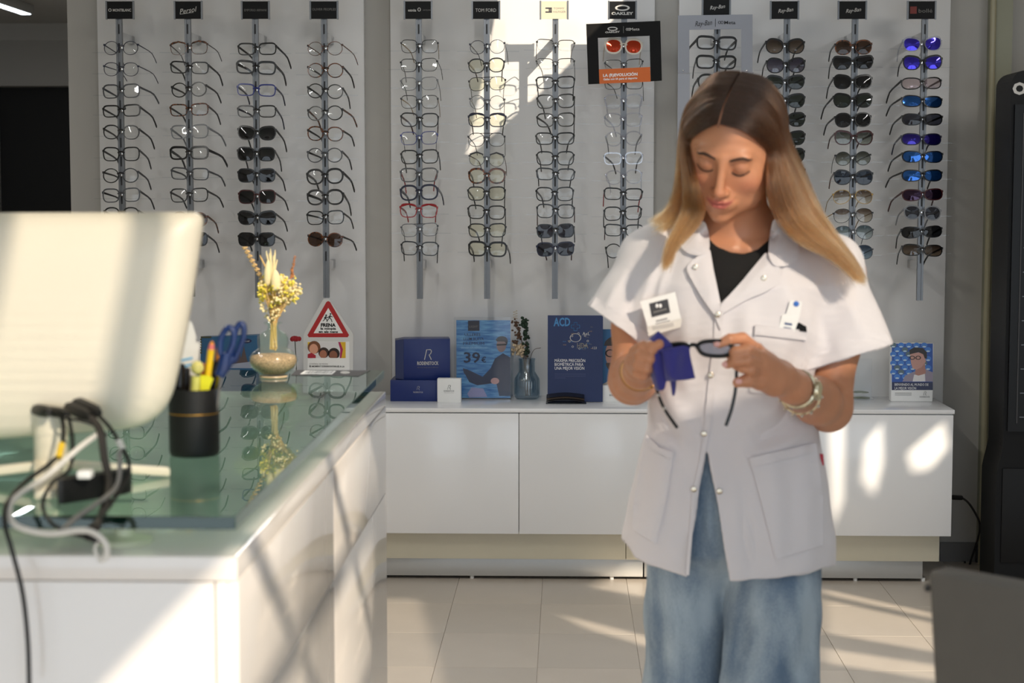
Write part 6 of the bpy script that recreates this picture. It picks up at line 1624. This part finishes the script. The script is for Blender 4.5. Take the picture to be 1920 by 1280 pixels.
# collar and lapels
patch('collar', [(1322, 414), (1330, 440), (1331, 470), (1312, 480), (1290, 476), (1275, 462), (1274, 445), (1290, 425), (1305, 415)], .006, .004, coatm, coat, round_=10, lift=lambda x, y: .006 * max(0, 1 - abs(x - 1325) / 40))
patch('lapel', [(1331, 464), (1338, 505), (1352, 572), (1357, 590), (1352, 622), (1340, 592), (1310, 548), (1290, 512), (1287, 500), (1300, 486), (1312, 478)], .004, .004, coatm, coat, round_=8)
patch('collar', [(1450, 408), (1470, 418), (1492, 445), (1500, 470), (1492, 492), (1470, 500), (1450, 498), (1440, 478), (1443, 440)], .006, .004, coatm, coat, round_=10, lift=lambda x, y: .006 * max(0, 1 - abs(x - 1448) / 40))
patch('lapel', [(1438, 470), (1450, 494), (1468, 505), (1462, 530), (1440, 545), (1400, 562), (1352, 590), (1350, 572), (1390, 528)], .004, .004, coatm, coat, round_=8)
patch('placket', [(1340, 590), (1356, 585), (1352, 640), (1342, 720), (1332, 800), (1324, 840), (1304, 930), (1292, 1078), (1286, 1077), (1298, 925), (1316, 838), (1320, 800), (1328, 720), (1338, 640)], .001, .0025, coatm, coat)
snap = mat('snap_metal', (206, 196, 178), .25, metal=.9)
for x, y in ((1304, 501), (1432, 522), (1346, 590), (1333, 703), (1320, 813), (1301, 917), (1349, 921)):
    h, d_ = hit(x, y, [coat_bvh]); 
    if h:
        q = h[0] - d_ * (.0085 if y < 600 else .005); b_ = MB().lathe([(0, -.0016), (.0028, -.0018), (.0050, -.0010), (.0053, 0), (.0051, .001), (0, .001)], (0, 0, 0), 20, axis='y').build('snap_button', snap, coat); b_.matrix_parent_inverse = parent_matrix(coat.parent).inverted() if False else b_.matrix_parent_inverse
        b_.location = q
# sleeve hems
patch('sleeve_hem', [(1107, 574), (1118, 556), (1222, 630), (1220, 655)], .001, .002, coatm, coat, bvhs=[coat_bvh])
patch('sleeve_hem', [(1512, 694), (1510, 676), (1662, 626), (1671, 645)], .001, .002, coatm, coat, bvhs=[coat_bvh])
patch('side_tag', [(1537, 850), (1544, 851), (1545, 872), (1539, 872)], .001, .002, mat('tag_red', (186, 60, 74), .7), coat)
# jeans fly seam
patch('fly_seam', [(1329, 880), (1337, 880), (1352, 960), (1360, 1030), (1352, 1030), (1340, 960)], .0, .0015, MATS['denim'], jeans, bvhs=[jean_bvh])
# name badge
bdg = thing('name_badge', 'white name badge with a dark printed logo pinned to the coat', 'badge', hit(1240, 590, [coat_bvh])[0][0])
def slab(name, pts, Y, th, m, parent):
    q = [P(x, y, Y) for x, y in pts]; return MB().prism([(p.x, p.z) for p in q], (0, Y, 0), X3, Z3, -th).build(name, m, parent, smooth=False)
yb_ = min(hit(x, y, [coat_bvh])[0][0].y for x, y in ((1202, 567), (1264, 549), (1275, 596), (1216, 610), (1238, 580))) - .004
slab('card', [(1200, 565), (1266, 547), (1277, 597), (1214, 612)], yb_, .0015, paper, bdg)
slab('logo_block', [(1217, 569), (1252, 560), (1257, 586), (1222, 595)], yb_ - .0006, .0006, mat('badge_dark', (54, 54, 58), .5), bdg)
slab('paper_slip', [(1212, 607), (1277, 595), (1281, 612), (1216, 630)], yb_ + .0008, .001, mat('badge_slip', (224, 220, 214), .6), bdg)
slab('pin_clip', [(1222, 612), (1262, 604), (1264, 611), (1224, 619)], yb_ + .0002, .0006, mat('clip_grey', (196, 192, 188), .4), bdg)
u1 = (P(1266, 547, 3.1) - P(1200, 565, 3.1)).normalized(); u2 = (P(1200, 565, 3.1) - P(1214, 612, 3.1)).normalized()
yq = yb_ - .0009
for dx in (-3.2, 3.2):
    q = P(1235 + dx, 573, yq); MB().ball(tuple(q), (.0026, .0006, .0036), 10, 6).build('emblem', letter_white, bdg)
def print_line(x0, x1, y, dy, Y, h, m): 
    a, b = P(x0, y, Y), P(x1, y + dy, Y); n_ = Z3 * h
    MB().add([a - n_, b - n_, b + n_, a + n_], [(0, 1, 2, 3)]).build('print_line', m, bdg, smooth=False)
print_line(1225, 1250, 585.5, -6.5, yq - .0002, .0014, letter_dim); print_line(1230, 1251, 602, -5, yq + .0003, .0014, mat('print_grey', (150, 148, 150), .5)); print_line(1229, 1256, 607, -6, yq + .0003, .0008, MATS['print_grey'])
# printed strip and clip in the chest pocket
ct_ = thing('card_strip', 'white strip with a blue dot and stripes in the coat chest pocket', 'card', hit(1485, 600, [coat_bvh])[0][0])
yq = min(hit(x, y, [coat_bvh])[0][0].y for x, y in ((1466, 610), (1484, 564), (1502, 570), (1488, 618))) - .002
slab('card', [(1460, 616), (1466, 590), (1474, 588), (1482, 562), (1504, 566), (1500, 590), (1490, 622)], yq, .001, paper, ct_)
yq -= .0006
dotm = mat('strip_blue', (52, 110, 196), .5); dotn = mat('strip_navy', (44, 70, 120), .5)
q = P(1493, 569.5, yq); MB().ball(tuple(q), (.0050, .0008, .0050), 12, 7).build('blue_dot', dotm, ct_)
for y in (606, 614): MB().prism([(-.006, -.002), (.007, -.004), (.007, -.0005), (-.006, .0015)], P(1476 + (614 - y) * .2, y, yq), X3, Z3, -.0006).build('stripe', dotn, ct_, smooth=False)
ck_ = patch('pen_clip', [(1490, 612), (1498, 604), (1512, 612), (1513, 622), (1492, 620)], .003, .006, blackg, None, bvhs=[coat_bvh]); tag(ck_, 'black clip end showing at the chest pocket edge', 'pen')
# watch and bracelets
def band(name, c, axis, r, w, m, parent, n=32, th=.003):
    ax = Vector(axis).normalized(); u = ax.orthogonal().normalized(); v = ax.cross(u); vs = []; fs = []
    for k in range(n):
        a = 2 * math.pi * k / n; d = u * math.cos(a) + v * math.sin(a)
        for rr, ww in ((r, -w), (r + th, -w * .8), (r + th, w * .8), (r, w)): vs.append(Vector(c) + d * rr + ax * ww)
    for k in range(n):
        j = (k + 1) % n
        for q in range(4): fs.append((4 * k + q, 4 * k + (q + 1) % 4, 4 * j + (q + 1) % 4, 4 * j + q))
    return MB().add(vs, fs).build(name, m, parent)
axL = (elL - wrL).normalized(); wc = wrL + axL * .030
wm_ = mat('watch_steel', (206, 196, 168), .25, metal=.9, noise=.08, nscale=300)
wt_ = band('watch', wc, axL, .0305, .0075, wm_, person)
dirc = (EYE - wc); dirc = (dirc - axL * dirc.dot(axL)).normalized(); dirc = (dirc + Vector((.25, 0, .42))).normalized(); dirc = (dirc - axL * dirc.dot(axL)).normalized()
o_ = wc + dirc * .0325; tx = axL; ty = dirc.cross(tx)
dial = MB(); 
for rr, hh in ((.0155, .001), (.0165, .004), (.0150, .0065)): pass
ringv = []; nn = 28
prof_ = [(0, 0), (.0165, 0), (.0168, .004), (.0150, .0065), (.0142, .0058), (0, .0058)]
for r, h in prof_:
    for k in range(nn): a = 2 * math.pi * k / nn; ringv.append(o_ + tx * (r * math.cos(a)) + ty * (r * math.sin(a)) + dirc * h)
fs = [(i * nn + k, i * nn + (k + 1) % nn, (i + 1) * nn + (k + 1) % nn, (i + 1) * nn + k) for i in range(5) for k in range(nn)]
MB().add(ringv, fs).build('watch_case', wm_, wt_)
dv = [o_ + tx * (.0140 * math.cos(2 * math.pi * k / nn)) + ty * (.0140 * math.sin(2 * math.pi * k / nn)) + dirc * .0061 for k in range(nn)]
MB().add(dv, [tuple(range(nn))]).build('watch_dial', mat('dial_cream', (206, 192, 150), .3), wt_, smooth=False)
br2 = band('bracelet', wc + axL * .020 - Z3 * .004, (axL + Vector((.1, 0, .3))).normalized(), .0345, .0022, wm_, person)
u = axL.orthogonal().normalized(); v = axL.cross(u)
for k in range(14):
    a = 2 * math.pi * k / 14; MB().ball(tuple(wc + axL * .022 - Z3 * .006 + (u * math.cos(a) + v * math.sin(a)) * .037), .0030, 8, 6).build('bead', mat('bead_silver', (214, 208, 196), .2, metal=.8), br2)
axR = (elR - wrR).normalized(); goldm = mat('bracelet_gold', (190, 140, 70), .25, metal=.95)
for q, (o, r, tl) in enumerate(((.012, .0300, .2), (.030, .0325, -.3))):
    b_ = band('bracelet', wrR + axR * o, (axR + Vector((tl * .4, 0, tl))).normalized(), r, .0008, goldm, person, th=.0012)
for x, y in ((1222, 726), (1183, 679)): MB().ball(tuple(P(x, y, 2.945)), .0028, 8, 6).build('charm', goldm, b_)
# ---- the sunglasses she is wiping, and the cloth
YG = 2.868
sg = thing('sunglasses', 'black sunglasses held in both hands of the woman', 'sunglasses', P(1300, 655, YG))
sgf = FR['black']
def G_(px, py, dy=0.0): return P(px, py, YG + dy)
def loop3(nm, pts, r, m, parent): 
    s = spline([G_(*p) for p in pts + [pts[0]]], 6); return MB().tube(s, r, 8, caps=False).build(nm, m, parent)
RL = [(1306, 648), (1318, 641), (1340, 639), (1362, 641), (1372, 650), (1371, 661), (1358, 667), (1334, 667), (1316, 662)]
LL = [(1292, 648), (1280, 644), (1262, 645), (1242, 650), (1228, 656), (1228, 668), (1244, 674), (1266, 672), (1284, 664)]
for lst in (RL, LL):
    loop3('rim', lst, .0034, sgf, sg)
    poly = spline([(x, y, 0) for x, y in lst + [lst[0]]], 4)[:-1]; q = [G_(p.x, p.y) for p in poly]
    MB().prism([(p.x, p.z) for p in q], (0, YG, 0), X3, Z3, -.001).build('lens', clearmat('lens_rosy', (.34, .27, .28), fres=False, gloss=.08) if lst is RL else LE['dark'], sg)
MB().tube(spline([G_(1290, 648), G_(1299, 646, -.002), G_(1308, 648)], 5), .0034, 8).build('bridge', sgf, sg)
MB().tube(spline([G_(1370, 648, .002), G_(1380, 655, .02), G_(1381, 690, .03), G_(1379, 730, .03), G_(1372, 765, .03), G_(1361, 798, .03)], 6), .0030, 8).build('temple', sgf, sg)
tl_ = MB().tube(spline([G_(1228, 660, .002), G_(1222, 690, .02), G_(1234, 738, .03), G_(1247, 768, .03), G_(1270, 802, .03)], 6), .0028, 8).build('temple', sgf, sg)
for x, y in ((1235, 740), (1246, 765)): MB().ball(tuple(G_(x, y, .026)), .0038, 8, 6).build('hinge_stud', chrome, tl_)
clm = mat('microfibre_navy', (50, 48, 128), .85, sheen=.4, bump=.2, bscale=900)
cl = thing('cleaning_cloth', 'navy blue microfibre cloth bunched around the sunglasses', 'cloth', P(1260, 700, YG))
def sheet(name, rows):
    """A draped piece of cloth: rows of (px, py, depth) points, given thickness."""
    R_ = [spline([P(x, y, YG + d) for x, y, d in r], 6) for r in rows]; n = len(R_[0])
    cols = [spline([R_[i][k] for i in range(len(R_))], 5) for k in range(n)]; m = len(cols[0]); vs = [tuple(p) for c in cols for p in c]
    me = MB().add(vs, [(k * m + i, k * m + i + 1, (k + 1) * m + i + 1, (k + 1) * m + i) for k in range(n - 1) for i in range(m - 1)]).mesh(name, 'all')
    o = link(name, me, clm, cl); md = o.modifiers.new('thickness', 'SOLIDIFY'); md.thickness = .0012; return o
sheet('fold', [[(1234, 621, -.008), (1236, 622, -.010), (1240, 626, -.008), (1246, 632, -.006)],
               [(1218, 636, -.004), (1228, 640, -.016), (1244, 643, -.012), (1258, 644, -.008)],
               [(1213, 654, .0), (1224, 658, -.014), (1244, 660, -.014), (1262, 656, -.010)]])
sheet('fold', [[(1240, 655, -.014), (1262, 651, -.018), (1280, 648, -.012), (1292, 650, -.006)],
               [(1244, 676, -.020), (1264, 674, -.026), (1282, 668, -.010), (1294, 668, -.004)],
               [(1248, 700, -.018), (1262, 702, -.026), (1284, 692, -.012), (1299, 690, -.006)],
               [(1250, 714, -.010), (1266, 713, -.020), (1286, 712, -.012), (1303, 709, -.004)]])
sheet('fold', [[(1212, 654, .004), (1224, 656, -.012), (1238, 660, -.010), (1250, 664, -.012)],
               [(1216, 680, .004), (1226, 682, -.014), (1240, 684, -.010), (1252, 686, -.014)],
               [(1222, 706, .006), (1232, 708, -.010), (1244, 706, -.008), (1250, 702, -.012)],
               [(1230, 730, .004), (1238, 732, -.006), (1246, 728, -.006), (1249, 714, -.008)]])
sheet('fold', [[(1256, 708, .002), (1261, 706, -.006), (1267, 708, .002)], [(1259, 724, .002), (1263, 724, -.004), (1267, 722, .002)], [(1261, 738, .002), (1263, 742, -.001), (1265, 736, .002)]])
